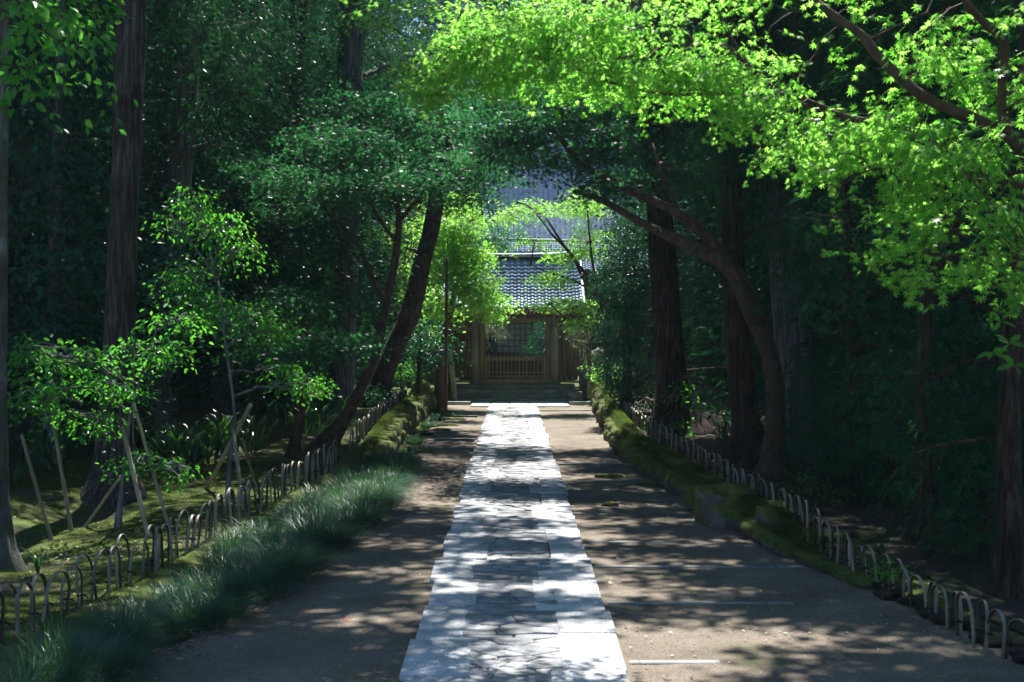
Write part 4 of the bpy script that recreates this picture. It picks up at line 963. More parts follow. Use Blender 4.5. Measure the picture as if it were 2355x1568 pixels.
# forest either side: one tall evergreen and its copies, crowns from the ground up
def solid_tree(name, label, x, y, group, seed, leaf='evergreen', kind='dia', size=.13, bark='bark_grey', **kw):
    z = tz(x, y); rg = random.Random(seed); bl = []
    for zz, r_ in ((1.2, 1.6), (3, 2.2), (5, 2.5), (7.2, 2.6), (9.4, 2.4), (11.4, 1.9)):
        for k in range(2): bl.append((x+rg.uniform(-1, 1), y+rg.uniform(-1, 1), z+zz+rg.uniform(-.4, .4), r_, r_, 1.5))
    return tree(name, label, 'tree', [(x, y, z, .22), (x, y, z+4, .18), (x+.2, y, z+10, .1)], bl, kind, size, leaf, bark, sides=8, seed=seed, lai=1.7, group=group, attach=.2, **kw)
GW = 'evergreens standing deep in the shade either side of the lane'
e1 = solid_tree('forest_tree', 'dark evergreen in the shaded wood on the left of the lane', -8.5, 27, GW, 50)
e2 = solid_tree('forest_tree', 'dark evergreen in the shaded wood on the right of the lane', 8.2, 25, GW, 51, 'cedar', 'needle', .24, 'bark_brown', rc=2.6, m=24)
rr = random.Random(9)
lefts = [(-7.5, 22, 0), (-9.5, 33, 1), (-7.2, 38, 0), (-10.5, 42, 0), (-6.5, 46, 1), (-13, 30, 0), (-12, 37, 1), (-9, 51, 0), (-5.5, 54, 0), (-14, 47, 0), (-12, 57, 1), (-8, 62, 0), (-11, 24, 1), (-16, 40, 0), (-15, 60, 0), (-10, 19, 0), (-19, 52, 0), (-6.2, 30.5, 0), (-4.2, 60, 0)]
rights = [(6.2, 20, 1), (7.5, 31, 0), (6.6, 37, 1), (9.5, 36, 0), (7.6, 43, 0), (6.5, 49, 0), (10.5, 30, 0), (11, 43, 1), (10, 52, 0), (8, 58, 1), (14, 50, 0), (13, 60, 0), (8.5, 18, 0), (12, 24, 0), (16, 42, 0), (5.6, 27.5, 0), (19, 56, 0), (5.4, 55, 1), (7.4, 15.5, 0)]
for side, lst in (('left', lefts), ('right', rights)):
    for x, y, k in lst:
        s = rr.uniform(.85, 1.15)
        copy_tree((e1, e2)[k], (x, y, tz(x, y)), rr.uniform(0, 6.28), (s, s, s*rr.uniform(.95, 1.25)*(.78 if -9.6 < x < 0 and y < 34 else 1)), 'dark evergreen in the shaded wood on the %s of the lane' % side)
# unseen crowns added to the tall trees, shaped to shade the lane and banks
TREES = {o['label']: o for o in COL.objects if o.get('label')}
KX, KY = math.tan(math.pi/2-SUN_ELEV)*math.sin(SUN_AZ), math.tan(math.pi/2-SUN_ELEV)*math.cos(SUN_AZ)
def shade_crown(label, top, rows, seed):
    t = TREES[label]; rg = np.random.default_rng(seed); b0 = np.array(t.location); bl = []; mb = MB(); P_ = []
    for xg, yg, rx, ry, lai, h in rows: bl.append((xg+KX*h, yg+KY*h, h, rx, ry, .55 if ry > .8 else .3, lai))
    vs = [foliage([b[:6]], 'dia', .17, lai=b[6]*2.3, m=34, rc=2.6, flat=.35, shell=.0, rng=rg) for b in bl]
    p, a, u, tn, sz = [np.concatenate([v[k] for v in vs]) for k in range(5)]
    V, F, nv = place('dia', p-b0, a, u, sz); link('shade_crown', mesh_np('shade_crown', V, [F], tone=np.repeat(tn, nv)), M['evergreen'], t)
    for b in bl: limb(mb, np.array([top[0], top[1], min(top[2], b[2]-.6)]), b[:3], .07, .015, rg, 6, sag=.1)
    link('limb', mb.mesh('limb', smooth=True, origin=b0), M['bark_brown'], t)  # limbs added to carry the unseen shading crowns
shade_crown('tallest near cedar on the left with a broad straight furrowed grey trunk', (-4.6, 17.8, 10.5),
    [(-1.7, 9.6, 1.1, 1.3, 5, 11), (-1.6, 11.9, 1.0, 1.0, 5, 11.3), (-1.5, 13.9, 1.0, .8, 5, 11.5), (-1.4, 15.6, 1.0, .7, 4.5, 12), (-1.2, 17.2, 1.0, .6, 3.5, 12), (-3.4, 9.6, 1.3, 1.8, 2.4, 10.5), (-3.6, 16, 1.2, 2.0, 1.8, 10.5), (-3.2, 12.6, .8, .9, 1.8, 11), (0, 11.2, 1.0, .65, 3.6, 12.5), (-.1, 12.8, .9, .6, 3.6, 12.5), (-.6, 9.9, .6, .6, 3, 12.5), (.1, 14.4, 1.0, .6, 3.4, 12.6), (-.1, 16, .9, .5, 2.6, 12.6), (-5.8, 12, 1.5, 3, 1.5, 11), (-6.4, 17, 1.9, 3, 1.0, 11)], 80)
shade_crown('second cedar on the left, behind the tallest one, with a dim bluish leaning trunk', (-5.8, 24.5, 11),
    [(-3.4, 19.5, 1.3, 2, 1.6, 11.5), (-6, 22, 2, 3, .9, 11.5), (-1.3, 26.8, 1.0, 2, 3, 12.5), (0, 25.5, 1.2, 2.0, 2.8, 13), (-3.2, 24, 1.2, 2.2, 2, 12)], 81)
shade_crown('pale grey-blue trunked cedar left of the lane centre, its lit edge facing the gate', (-3.6, 32, 12),
    [(-1.4, 30.5, .9, 2.2, 3, 13), (-3.5, 31, 1.3, 3, 2, 12.5), (-1.2, 35, .7, 1.2, 1.6, 13)], 82)
shade_crown('dark reddish straight trunk between the ribbed trunk and the leaning maple on the right', (3.2, 21, 10.5),
    [(2.2, 11.3, 1.5, .6, 4.5, 11), (2.1, 12.8, 1.5, .6, 4.5, 11.2), (2.9, 12.2, .9, 2.0, 3.4, 11.5), (2.0, 14.3, 1.5, .55, 4.5, 11.6), (2.1, 15.8, 1.5, .6, 4, 12), (1.8, 17.3, 1.4, .5, 4, 12), (3.4, 16.5, 1, 2, 2.4, 11), (5, 13, 1.6, 3, 3, 11), (5.5, 18, 1.8, 3, 3, 11.5)], 83)
shade_crown('broad brown ribbed trunk standing behind the right bamboo fence nearest the gate', (2.9, 27.5, 11),
    [(1.8, 18.9, 1.4, .65, 4, 12), (1.8, 20.8, 1.4, .8, 4, 12.3), (1.9, 23, 1.3, 1.0, 4, 12.5), (1.8, 25.8, 1.2, 1.3, 3.6, 13), (3.8, 22, 1.3, 3.5, 2.6, 12), (5.5, 24, 1.6, 3.5, 2.6, 12)], 84)
shade_crown('thick nearly black trunk at the right frame edge behind the hoop fence', (4.2, 12, 9.5), [(2.5, 8.9, 1.0, 1.5, 3, 11), (3.4, 10.2, .9, 1.5, 2.5, 11), (4.6, 9, 1.4, 2, 3, 10.5), (6, 10, 1.4, 2, 3, 10.5)], 85)
shade_crown('broad leaved tree hanging bright single leaves in the top left corner', (-3.4, 10.5, 9), [(-1.9, 7.6, 1.2, 1.3, 3, 11), (-4.2, 7.5, 1.2, 1.6, 2.4, 10.5)], 86)

# ------------------------------------------------------------------ the near maple that frames the top right
rg = np.random.default_rng(77)
mt = thing('maple_tree', 'near maple whose bright translucent branches reach across the top right of the view', 'maple', (4.9, 8.6, 0))
org = np.array([4.9, 8.6, 0.]); mb = MB()
NB = dict(
 trunk=np.array([[4.9, 8.6, -.2, .16], [4.8, 8.6, 1.2, .13], [4.35, 8.7, 2.4, .11]]),
 A=TR([(2560, 620, 8.8, 60), (2430, 440, 8.8, 44), (2354, 355, 8.8, 34), (2310, 305, 8.8, 28), (2250, 278, 8.9, 26), (2180, 250, 9, 25), (2120, 220, 9, 24), (2070, 178, 9.1, 24), (2020, 130, 9.2, 22), (1980, 80, 9.3, 21), (1920, 38, 9.4, 18), (1860, -8, 9.5, 16), (1780, -60, 9.6, 12)], 0),
 A2=TR([(2315, 312, 8.8, 22), (2303, 260, 8.7, 22), (2304, 190, 8.7, 20), (2310, 110, 8.6, 20), (2290, 75, 8.6, 20), (2255, 45, 8.6, 18), (2222, 5, 8.5, 16), (2200, -60, 8.5, 12)], 0),
 B=TR([(2560, 640, 9, 40), (2420, 470, 9, 24), (2340, 425, 9, 20), (2255, 420, 9, 20), (2210, 408, 9.1, 21), (2180, 375, 9.2, 22), (2145, 335, 9.3, 22), (2090, 312, 9.4, 20), (2000, 288, 9.6, 18), (1930, 265, 9.8, 16), (1880, 243, 10, 14), (1830, 243, 10.1, 12), (1770, 226, 10.3, 11), (1640, 216, 10.5, 9), (1560, 218, 10.7, 8), (1490, 210, 10.9, 8), (1400, 188, 11.1, 7), (1330, 160, 11.3, 6), (1250, 135, 11.5, 5), (1190, 118, 11.7, 4), (1050, 110, 12, 2.5)], 0),
 B2=TR([(2090, 308, 9.4, 14), (2030, 282, 9.6, 15), (1960, 272, 9.7, 13), (1900, 250, 9.9, 11), (1850, 228, 10, 9), (1800, 210, 10.1, 8), (1750, 182, 10.2, 8), (1715, 150, 10.3, 9), (1690, 118, 10.4, 9), (1650, 107, 10.5, 8), (1590, 105, 10.6, 7), (1510, 112, 10.8, 7), (1440, 130, 11, 5), (1370, 145, 11.2, 3)], 0),
 C1=TR([(1745, 178, 10.2, 6), (1700, 115, 10.3, 5), (1670, 60, 10.4, 5), (1642, 8, 10.5, 4), (1620, -40, 10.5, 3)], 0),
 C2=TR([(1600, 105, 10.6, 6), (1570, 70, 10.7, 5), (1500, 48, 10.8, 5), (1400, 40, 11, 4), (1330, 42, 11.2, 3), (1200, 60, 11.5, 2)], 0),
 D=TR([(1990, 98, 9.3, 8), (2060, 60, 9.2, 5), (2130, 30, 9.1, 4)], 0),
 E=TR([(2140, 335, 9.3, 7), (2060, 380, 9.3, 5), (1990, 395, 9.4, 4), (1920, 450, 9.5, 3), (1950, 560, 9.5, 2)], 0),
 F_=TR([(2255, 420, 9, 8), (2200, 500, 9, 6), (2160, 580, 9, 4), (2130, 640, 9, 2)], 0))
bpts = []
for k, l in NB.items():
    mb.tube(l[:, :3], l[:, 3], 12 if k in 'ABtrunkA2' else 7, .04, smooth_n=5, seed=3)
    if k != 'trunk': bpts.append(catmull(l[:, :3], l[:, 3], 6)[0])
bpts = np.concatenate(bpts)
# leafy sprays: (u, v, y, ru, rv, number)
SPR = [(1000, 150, 12, 60, 40, 45), (990, 190, 12, 40, 30, 22), (1090, 110, 11.8, 90, 60, 95), (1180, 60, 11.5, 100, 60, 115), (1180, 150, 11.6, 90, 30, 60), (1300, 60, 11.2, 110, 60, 130), (1300, 150, 11.3, 90, 40, 90),
       (1420, 60, 11, 110, 60, 130), (1420, 160, 11, 90, 44, 90), (1550, 60, 10.7, 110, 60, 125), (1560, 180, 10.7, 90, 50, 90), (1680, 60, 10.4, 80, 60, 80), (1660, 170, 10.4, 80, 60, 80), (1100, 30, 11.8, 90, 40, 65),
       (1760, 200, 10.2, 80, 60, 95), (1720, 250, 10.2, 60, 30, 36), (1850, 260, 10, 90, 60, 95), (1800, 330, 9.9, 36, 28, 20), (1950, 300, 9.7, 90, 60, 95), (1900, 380, 9.6, 40, 60, 34), (1940, 480, 9.5, 34, 60, 26), (1985, 575, 9.5, 16, 30, 9),
       (2050, 300, 9.5, 80, 60, 80), (2030, 225, 9.3, 60, 40, 26), (1950, 90, 9.4, 40, 36, 14), (2130, 370, 9.3, 80, 40, 34), (2080, 430, 9.2, 60, 50, 38), (2180, 470, 9, 80, 50, 48), (2120, 560, 9, 60, 50, 36), (2110, 630, 9, 40, 30, 18), (2220, 600, 9, 60, 60, 36), (2300, 500, 8.9, 70, 80, 46), (2310, 620, 8.8, 50, 60, 24),
       (2110, 130, 9.1, 60, 60, 34), (2220, 180, 8.9, 60, 50, 30), (2200, 60, 8.9, 90, 60, 46), (2320, 200, 8.8, 50, 100, 40), (2300, 380, 8.8, 70, 60, 40), (2000, 40, 9.3, 60, 40, 20), (1930, 20, 9.4, 60, 30, 22), (2200, 340, 9, 80, 50, 45),
       (870, 50, 12.3, 40, 20, 7), (900, 20, 12.2, 60, 26, 12), (1000, 10, 12, 60, 26, 18), (1250, -60, 11.4, 200, 60, 60), (1600, -60, 10.6, 200, 60, 80), (2000, -80, 9.6, 200, 60, 60), (2280, 700, 8.8, 40, 30, 5)]
LP, LA, LU = [], [], []
for (u, v, y, ru, rv, n) in SPR:
    for _ in range(int(n*(3.2 if u < 1750 else 1.6 if v < 380 else 1.0))):
        c = P(u, v, y)+np.array([rg.normal()*ru*.55*y/FP, rg.normal()*.35, rg.normal()*rv*.42*y/FP])
        if rg.random() > .08+.92*float(sstep(.30, .52, vnoise(c[0]*1.7+c[1]*.6, c[2]*4.2+c[0]*.8, 1.0, 55))): continue
        d = np.linalg.norm(bpts-c, axis=1); q = bpts[np.argmin(d)]
        dirv = (c-q)/(np.linalg.norm(c-q)+1e-6)+rg.normal(size=3)*.5; dirv[2] -= .35; dirv[2] *= .6; dirv /= np.linalg.norm(dirv)
        if rg.random() < .10: limb(mb, q, c, .006, .003, rg, 4, seg=3)
        L = rg.uniform(.12, .24); sd_ = np.cross(dirv, [0, 0, 1.]); sd_ /= np.linalg.norm(sd_)+1e-6
        mb.tube([c, c+dirv*L*.5+[0, 0, -.01], c+dirv*L+[0, 0, -.04]], [.0022, .0018, .001], 3, cap=False)
        nn = int(rg.integers(2, 4))
        for k in range(nn):
            t = (k+.7)/nn; b0 = c+dirv*L*t+np.array([0, 0, -.04*t*t])
            for s in (-1, 1):
                ax = dirv*.75+sd_*s*.9+rg.normal(size=3)*.25+[0, 0, -.35]
                LP.append(b0+ax/np.linalg.norm(ax)*.02); LA.append(ax); LU.append(np.array([0, 0, 1.])+rg.normal(size=3)*.38+np.array([.05, .62, 0]))
        ax = dirv+[0, 0, -.4]; LP.append(c+dirv*L); LA.append(ax); LU.append(np.array([0, .6, 1.])+rg.normal(size=3)*.38)
LP = np.array(LP); LA = np.array(LA); LU = np.array(LU); LS = rg.uniform(.026, .040, len(LP))*(1+.3*sstep(1.6, 2.4, LP[:, 0])); LT = rg.random(len(LP))
dist = LP[:, 1]+(LP[:, 2] > 4.3)*10+(np.abs(LP[:, 0]) > .36*LP[:, 1])*10
order = np.argsort(dist-LS*30)
big, rest = order[:290], order[290:]
T7, F7 = TM['star7']; lm = []
for k in range(6): 
    me = mesh_np('leaf', T7*[1, rg.uniform(.9, 1.05), rg.uniform(.6, 1.6)], [F7], tone=np.full(len(T7), k/5)); me.materials.append(M['maple_near']); lm.append(me)
from mathutils import Matrix
for i in big:
    a = LA[i]/np.linalg.norm(LA[i]); u = LU[i]-a*LU[i].dot(a); u /= np.linalg.norm(u); w = np.cross(u, a)
    o = bpy.data.objects.new('leaf', lm[int(LT[i]*5.99)]); COL.objects.link(o); o.parent = mt
    Mx = Matrix((list(a)+[0], list(w)+[0], list(u)+[0], [0, 0, 0, 1])).transposed()
    o.rotation_mode = 'QUATERNION'; o.rotation_quaternion = Mx.to_quaternion(); o.location = (LP[i]-org).tolist(); o.scale = (LS[i],)*3
V, F, nv = place('star7', LP[rest]-org, LA[rest], LU[rest], LS[rest])
o = link('leaves', mesh_np('leaves', V, [F], tone=np.repeat(LT[rest], nv)), M['maple_near'], mt); o['kind'] = 'stuff'
link('trunk', mb.mesh('trunk', smooth=True, origin=org), M['bark_maple'], mt)
print('near maple leaves', len(LP))

# large-leaved shrub at the right frame edge
bt = thing('laurel_shrub', 'large-leaved shrub poking in at the right frame edge below the maple', 'shrub', (3.9, 8.6, .1)); org = np.array([3.9, 8.6, .1]); mb = MB()
ov, of = TM['oval']; ome = mesh_np('leaf', ov*[1, .72, 1], [of], tone=np.full(len(ov), .9), smooth=True); ome.materials.append(M['shrub'])
mb.tube([[3.9, 8.6, 0], [3.7, 8.6, 1.2], [3.5, 8.5, 2.1]], [.03, .022, .012], 8, smooth_n=4)
for (u, v) in ((2300, 740), (2320, 790), (2280, 810), (2340, 700), (2260, 555), (2300, 540), (2140, 300), (2170, 275), (2140, 65), (2330, 840)):
    c = P(u, v, 8.4); s = np.array([3.5, 8.5, 2.1]); mb.tube([s, (s+c)/2+[0, 0, .05], c], [.008, .005, .003], 5, smooth_n=3)
    for k in range(5):
        a = np.array([rg.normal(), rg.normal()*.5-.2, rg.normal()*.5-.1]); a /= np.linalg.norm(a); u_ = np.array([0, -.6, 1.])+rg.normal(size=3)*.4; u_ -= a*u_.dot(a); u_ /= np.linalg.norm(u_); w = np.cross(u_, a)
        o = bpy.data.objects.new('leaf', ome); COL.objects.link(o); o.parent = bt; Mx = Matrix((list(a)+[0], list(w)+[0], list(u_)+[0], [0, 0, 0, 1])).transposed()
        o.rotation_mode = 'QUATERNION'; o.rotation_quaternion = Mx.to_quaternion(); o.location = (c-org).tolist(); o.scale = (rg.uniform(.08, .12),)*3
link('stem', mb.mesh('stem', smooth=True, origin=org), M['bark_maple'], bt)
# ------------------------------------------------------------------ bamboo hoop fences
def hoop_mesh(h, w, seed):
    """a split bamboo strip bent into an arch in the local y-z plane"""
    rg = random.Random(seed); n = 22; sw = rg.uniform(.019, .026); th = .006; V = []; F = []
    lean = rg.uniform(-.03, .03)
    for i in range(n+1):
        t = i/n; a = math.pi*(1-t)
        if t < .3: y = -w/2*(1-.04*(t/.3)); z = -.08+(h*.55+.08)*(t/.3); nrm = (-1, .05)
        elif t > .7: y = w/2*(1-.04*((1-t)/.3)); z = -.08+(h*.55+.08)*((1-t)/.3); nrm = (1, .05)
        else:
            q = (t-.3)/.4; a = math.pi*(1-q); y = w/2*.96*math.cos(a); z = h*.55+h*.45*math.sin(a); nrm = (math.cos(a), math.sin(a))
        if i in (6, 13, 19): k = 1.12
        else: k = 1
        l = math.hypot(*nrm); ny, nz = nrm[0]/l, nrm[1]/l; x0 = lean*z
        V += [(x0-sw/2*k, y, z), (x0+sw/2*k, y, z), (x0+sw/2*k, y-ny*th, z-nz*th), (x0-sw/2*k, y-ny*th, z-nz*th)]
    for i in range(n):
        a = i*4
        for j in range(4): F.append((a+j, a+4+j, a+4+(j+1) % 4, a+(j+1) % 4))
    b = MB(); b.add(V, F); me = b.mesh('hoop'); me.materials.append(M['bamboo']); me.materials.append(M['bamboo_in'])
    mi = np.zeros(len(me.polygons), np.int32); mi[2::4] = 1; me.polygons.foreach_set('material_index', mi)
    return me
tb = MB(); tb.tube([(0, -.045, 0), (0, .045, 0)], [.006, .006], 6); tb.tube([(-.02, -.035, .004), (.02, -.035, .004)], [.006, .006], 6); tb.tube([(-.022, .015, 0), (.022, .015, 0), (.05, .03, -.02)], [.008, .008, .004], 6)
tieme = tb.mesh('cord_tie'); tieme.materials.append(M['cord'])
def fence(name, label, pts, h, w, pitch, seed):
    rg = random.Random(seed); pts = np.array(pts, float); seg = np.r_[0, np.cumsum(np.hypot(*np.diff(pts, axis=0).T))]
    hm = [hoop_mesh(h*rg.uniform(.94, 1.06), w*rg.uniform(.9, 1.1), seed+i) for i in range(5)]
    o0 = (pts[0][0], pts[0][1], tz(*pts[0])); f = thing(name, label, 'fence', o0); s = 0; k = 0
    while s < seg[-1]:
        x = np.interp(s, seg, pts[:, 0]); y = np.interp(s, seg, pts[:, 1]); x2 = np.interp(s+.2, seg, pts[:, 0]); y2 = np.interp(s+.2, seg, pts[:, 1])
        ang = math.atan2(y2-y, x2-x)-math.pi/2 if s+.2 < seg[-1] else ang
        o = bpy.data.objects.new('hoop', rg.choice(hm)); COL.objects.link(o); o.parent = f
        x += rg.uniform(-.015, .015)+(.012 if k % 2 else -.012)
        o.location = (x-o0[0], y-o0[1], tz(x, y)-o0[2]+rg.uniform(-.02, .01)); o.rotation_euler = (rg.uniform(-.12, .12), rg.uniform(-.1, .1), ang+rg.uniform(-.15, .15)); o.scale = (1, rg.uniform(.9, 1.12), rg.uniform(.9, 1.08))
        t = bpy.data.objects.new('cord_tie', tieme); COL.objects.link(t); t.parent = o; t.location = (0, w*.46, rg.uniform(.09, .13)); t.rotation_euler = (0, 0, rg.uniform(-.5, .5))
        s += pitch*rg.uniform(.8, 1.15); k += 1
    return f
fence('bamboo_hoop_fence', 'low fence of overlapping bent bamboo hoops along the left moss bank, nearer stretch', [(-3.62, 9.0), (-3.45, 10.6), (-3.2, 12.4), (-3.05, 16.1), (-2.85, 19.3), (-2.72, 22.4)], .39, .31, .26, 100)
fence('bamboo_hoop_fence', 'far stretch of the left bamboo hoop fence above the mossy stone wall', [(-2.72, 24.2), (-2.75, 30), (-2.8, 38)], .36, .32, .28, 120)
fence('bamboo_hoop_fence', 'low fence of tall narrow bamboo hoops on the right bank', [(3.52, 8.6), (3.3, 9.6), (3.2, 11.6), (3.0, 13.7), (2.9, 16.5), (2.8, 19.5), (2.65, 23), (2.6, 28), (2.65, 34)], .33, .29, .28, 140)

# ------------------------------------------------------------------ bamboo props
def pole(name, label, cat, pts, w, mat='stake', group=None, nodes=True):
    a = TR(pts, 0); b = MB(); base = a[0, :3]; rad = a[:, 3]
    ps = []; rs = []
    n = 22
    for i in range(n+1):
        t = i/n; p = np.array([np.interp(t, np.linspace(0, 1, len(a)), a[:, k]) for k in range(4)])
        ps.append(p[:3]); rs.append(p[3]*(1.18 if (nodes and i % 4 == 2) else 1))
    b.tube(ps, rs, 8); o = link(name, b.mesh(name, smooth=True, origin=base), M[mat], None, base); return tag(o, label, cat, group)
G = 'bamboo props around the young trees'
pole('bamboo_prop', 'bamboo prop leaning left at the far left, closest to the frame edge', 'prop', [(124, 1262, 14.9, 9), (50, 1000, 14.7, 8)], 0, group=G)
pole('bamboo_prop', 'dark bamboo prop standing second from the left frame edge', 'prop', [(166, 1232, 15.5, 9), (120, 955, 15.3, 8)], 0, group=G)
pole('bamboo_prop', 'pale jointed bamboo prop in front of the young tree, ending at the hoop fence', 'prop', [(347, 1258, 14.7, 11), (281, 980, 15.1, 9)], 0, group=G)
pole('bamboo_prop', 'thin bamboo prop just right of the pale jointed one', 'prop', [(395, 1236, 15.3, 8), (306, 925, 15.4, 7)], 0, group=G)
pole('bamboo_prop', 'short prop slanting down left behind the young tree', 'prop', [(188, 1222, 15.9, 8), (278, 1095, 15.5, 7)], 0, group=G)
pole('bamboo_prop', 'wooden prop slanting to the lower left from the three-legged support', 'prop', [(468, 1136, 18.6, 9), (577, 930, 17.6, 10)], 0, group=G)
pole('bamboo_prop', 'pale bamboo front leg of the three-legged support', 'prop', [(565, 1202, 16.4, 8), (536, 988, 17.5, 8)], 0, group=G)
pole('bamboo_prop', 'thin dark right leg of the three-legged support', 'prop', [(598, 1150, 18.4, 6), (556, 1010, 17.7, 6)], 0, group=G)
pole('tall_pole', 'tall thin dark pole standing at the left lane edge before the gate', 'pole', [(1025, 962, 37, 8), (1026, 770, 37, 7), (1027, 592, 37, 6)], 0, 'wood_dark', nodes=False)
pole('leaning_post', 'grey wooden post leaning against the left end of the gate steps', 'post', [(1046, 922, 45.2, 13), (1034, 800, 45.6, 11)], 0, 'wood_grey', nodes=False)

# ------------------------------------------------------------------ grass, moss, litter
def blades(name, pts, L, w, lean, mat, tone, seg=3, rng=RNG):
    n = len(pts); th = np.arctan2(lean[:, 1], lean[:, 0]); m = np.linalg.norm(lean, axis=1)
    d = np.column_stack([np.cos(th), np.sin(th), np.zeros(n)]); s = np.column_stack([-np.sin(th), np.cos(th), np.zeros(n)])
    V = np.zeros((n, 2*seg+1, 3))
    for k in range(seg+1):
        t = k/seg; hor = L*m*(t**1.6); ver = L*(t*(1-.42*m*t*1.5))
        c = pts+d*hor[:, None]; c[:, 2] += ver
        if k < seg: V[:, 2*k] = c-s*(w*(1-.55*t)/2)[:, None]; V[:, 2*k+1] = c+s*(w*(1-.55*t)/2)[:, None]
        else: V[:, 2*seg] = c
    base = (np.arange(n)*(2*seg+1))[:, None]; Q = np.concatenate([base+np.array([2*k, 2*k+1, 2*k+3, 2*k+2]) for k in range(seg-1)]) if seg > 1 else np.zeros((0, 4), int); T = base+np.array([2*seg-2, 2*seg-1, 2*seg])
    return mesh_np(name, V.reshape(-1, 3), [Q, T], tone=np.repeat(tone, 2*seg+1))
rg = np.random.default_rng(21)
# clumps of lilyturf: tufts on a strip between fence and lane
def tufts(regions, per, size, seed):
    r = np.random.default_rng(seed); P_, L_, D_, T_ = [], [], [], []
    for (x, y, s) in regions:
        n = int(per*s); th = r.random(n)*6.283; q = np.sqrt(r.random(n))*.09*s
        px = x+np.cos(th)*q; py = y+np.sin(th)*q
        # a common lean gives the strip its combed look
        cl = np.array([r.normal()*.35+.35, r.normal()*.35-.15]); ln = np.column_stack([np.cos(th), np.sin(th)])*(.35+.6*r.random(n))[:, None]+cl
        l = np.linalg.norm(ln, axis=1); ln = ln/np.maximum(l, 1e-6)[:, None]*np.clip(l, .15, 1.15)[:, None]
        P_.append(np.column_stack([px, py, terrain(px, py)-.01])); L_.append(size*s*(.6+.6*r.random(n))); D_.append(ln); T_.append(np.clip(r.random()*.6+.4*r.random(n), 0, 1))
    return np.concatenate(P_), np.concatenate(L_), np.concatenate(D_), np.concatenate(T_)
def mounds(ms, per, L0, seed):
    """rounded clumps: blades root in a disc and arch outwards from the middle of the clump"""
    r = np.random.default_rng(seed); P_, L_, D_, T_ = [], [], [], []
    for (x, y, s) in ms:
        n = int(per*s*s); th = r.random(n)*6.283; q = np.sqrt(r.random(n)); R0 = .21*s
        px = x+np.cos(th)*q*R0; py = y+np.sin(th)*q*R0*1.1; sub = vnoise(px, py, 9, seed)
        ln = np.column_stack([np.cos(th), np.sin(th)])*(.25+.75*q)[:, None]+np.array([.25, -.12])+r.normal(size=(n, 2))*.28
        l = np.linalg.norm(ln, axis=1); ln = ln/np.maximum(l, 1e-6)[:, None]*np.clip(l, .15, 1.2)[:, None]
        P_.append(np.column_stack([px, py, terrain(px, py)-.01+.05*s*(1-q)])); L_.append(L0*s*(.55+.6*r.random(n))*(.8+.4*sub)); D_.append(ln)
        T_.append(np.clip(r.random()*.45+.3*sub+.35*r.random(n), 0, 1))
    return np.concatenate(P_), np.concatenate(L_), np.concatenate(D_), np.concatenate(T_)
ms = []
for _ in range(60000):
    y = rg.uniform(7.3, 24.5); xl = np.interp(y, [7, 9, 12, 16, 20, 24.5], [-3.0, -2.95, -2.75, -2.62, -2.35, -2.15]); xr = float(edgeL(y))-.16
    x = rg.uniform(xl, max(xr, xl+.05)); s_ = rg.uniform(.7, 1.2)*(1.12 if x > xr-.25 else .9)
    if all((x-a)**2+(y-b)**2 > (.17*(s_+c))**2 for a, b, c in ms): ms.append((x, y, s_))
    if len(ms) > 190: break
print('mounds', len(ms))
pp, ll, dd, tn = mounds(ms, 600, .37, 5)
o = link('lilyturf_grass', blades('lilyturf_grass', pp, ll, np.full(len(ll), .0052), dd, 'grass', tn), M['grass'])
tag(o, 'thick tufted dark green grass border along the left edge of the lane', 'grass'); o['kind'] = 'stuff'
reg = [(rg.normal()*.12+x, rg.normal()*.25+y, rg.uniform(.7, 1.1)) for x, y, n in ((-1.75, 26.5, 10), (-1.95, 28.5, 8), (-1.9, 31, 8), (-2.0, 33.5, 8), (-1.95, 36.2, 12), (-1.7, 38, 12), (-1.95, 39.5, 6)) for _ in range(n)]
pp, ll, dd, tn = tufts(reg, 60, .26, 6)
o = link('grass_tufts', blades('grass_tufts', pp, ll, np.full(len(ll), .008), dd, 'grass', tn), M['grass'])
tag(o, 'scattered grass tufts at the foot of the left bank wall near the tall pole', 'grass'); o['kind'] = 'stuff'
# moss pile near the camera on both banks
n = 150000; x = np.concatenate([rg.uniform(-7, -2.5, n), rg.uniform(2.3, 4.8, n//2)]); y = np.concatenate([8+14*rg.random(n)**1.4, 8+16*rg.random(n//2)])
er = np.array(edgeR(y)); keep = ((x < 0) & (vnoise(x, y, 1.1, 30) > .30)) | ((x > er+.02) & (vnoise(x, y, 1.4, 31) > .45) & (y > 12) & (x < er+1.1)); x, y = x[keep], y[keep]
z = terrain(x, y)-.012; n = len(x); ln = rg.normal(size=(n, 2))*.5
tn = np.clip(vnoise(x, y, 2.2, 33)*.8+.3*rg.random(n)-.1, 0, 1)
o = link('moss', blades('moss', np.column_stack([x, y, z]), .012+.022*rg.random(n), np.full(n, .006), ln, 'moss', tn, seg=1), M['mossblade'])
tag(o, 'low carpet of yellow-green moss over both banks', 'moss'); o['kind'] = 'stuff'
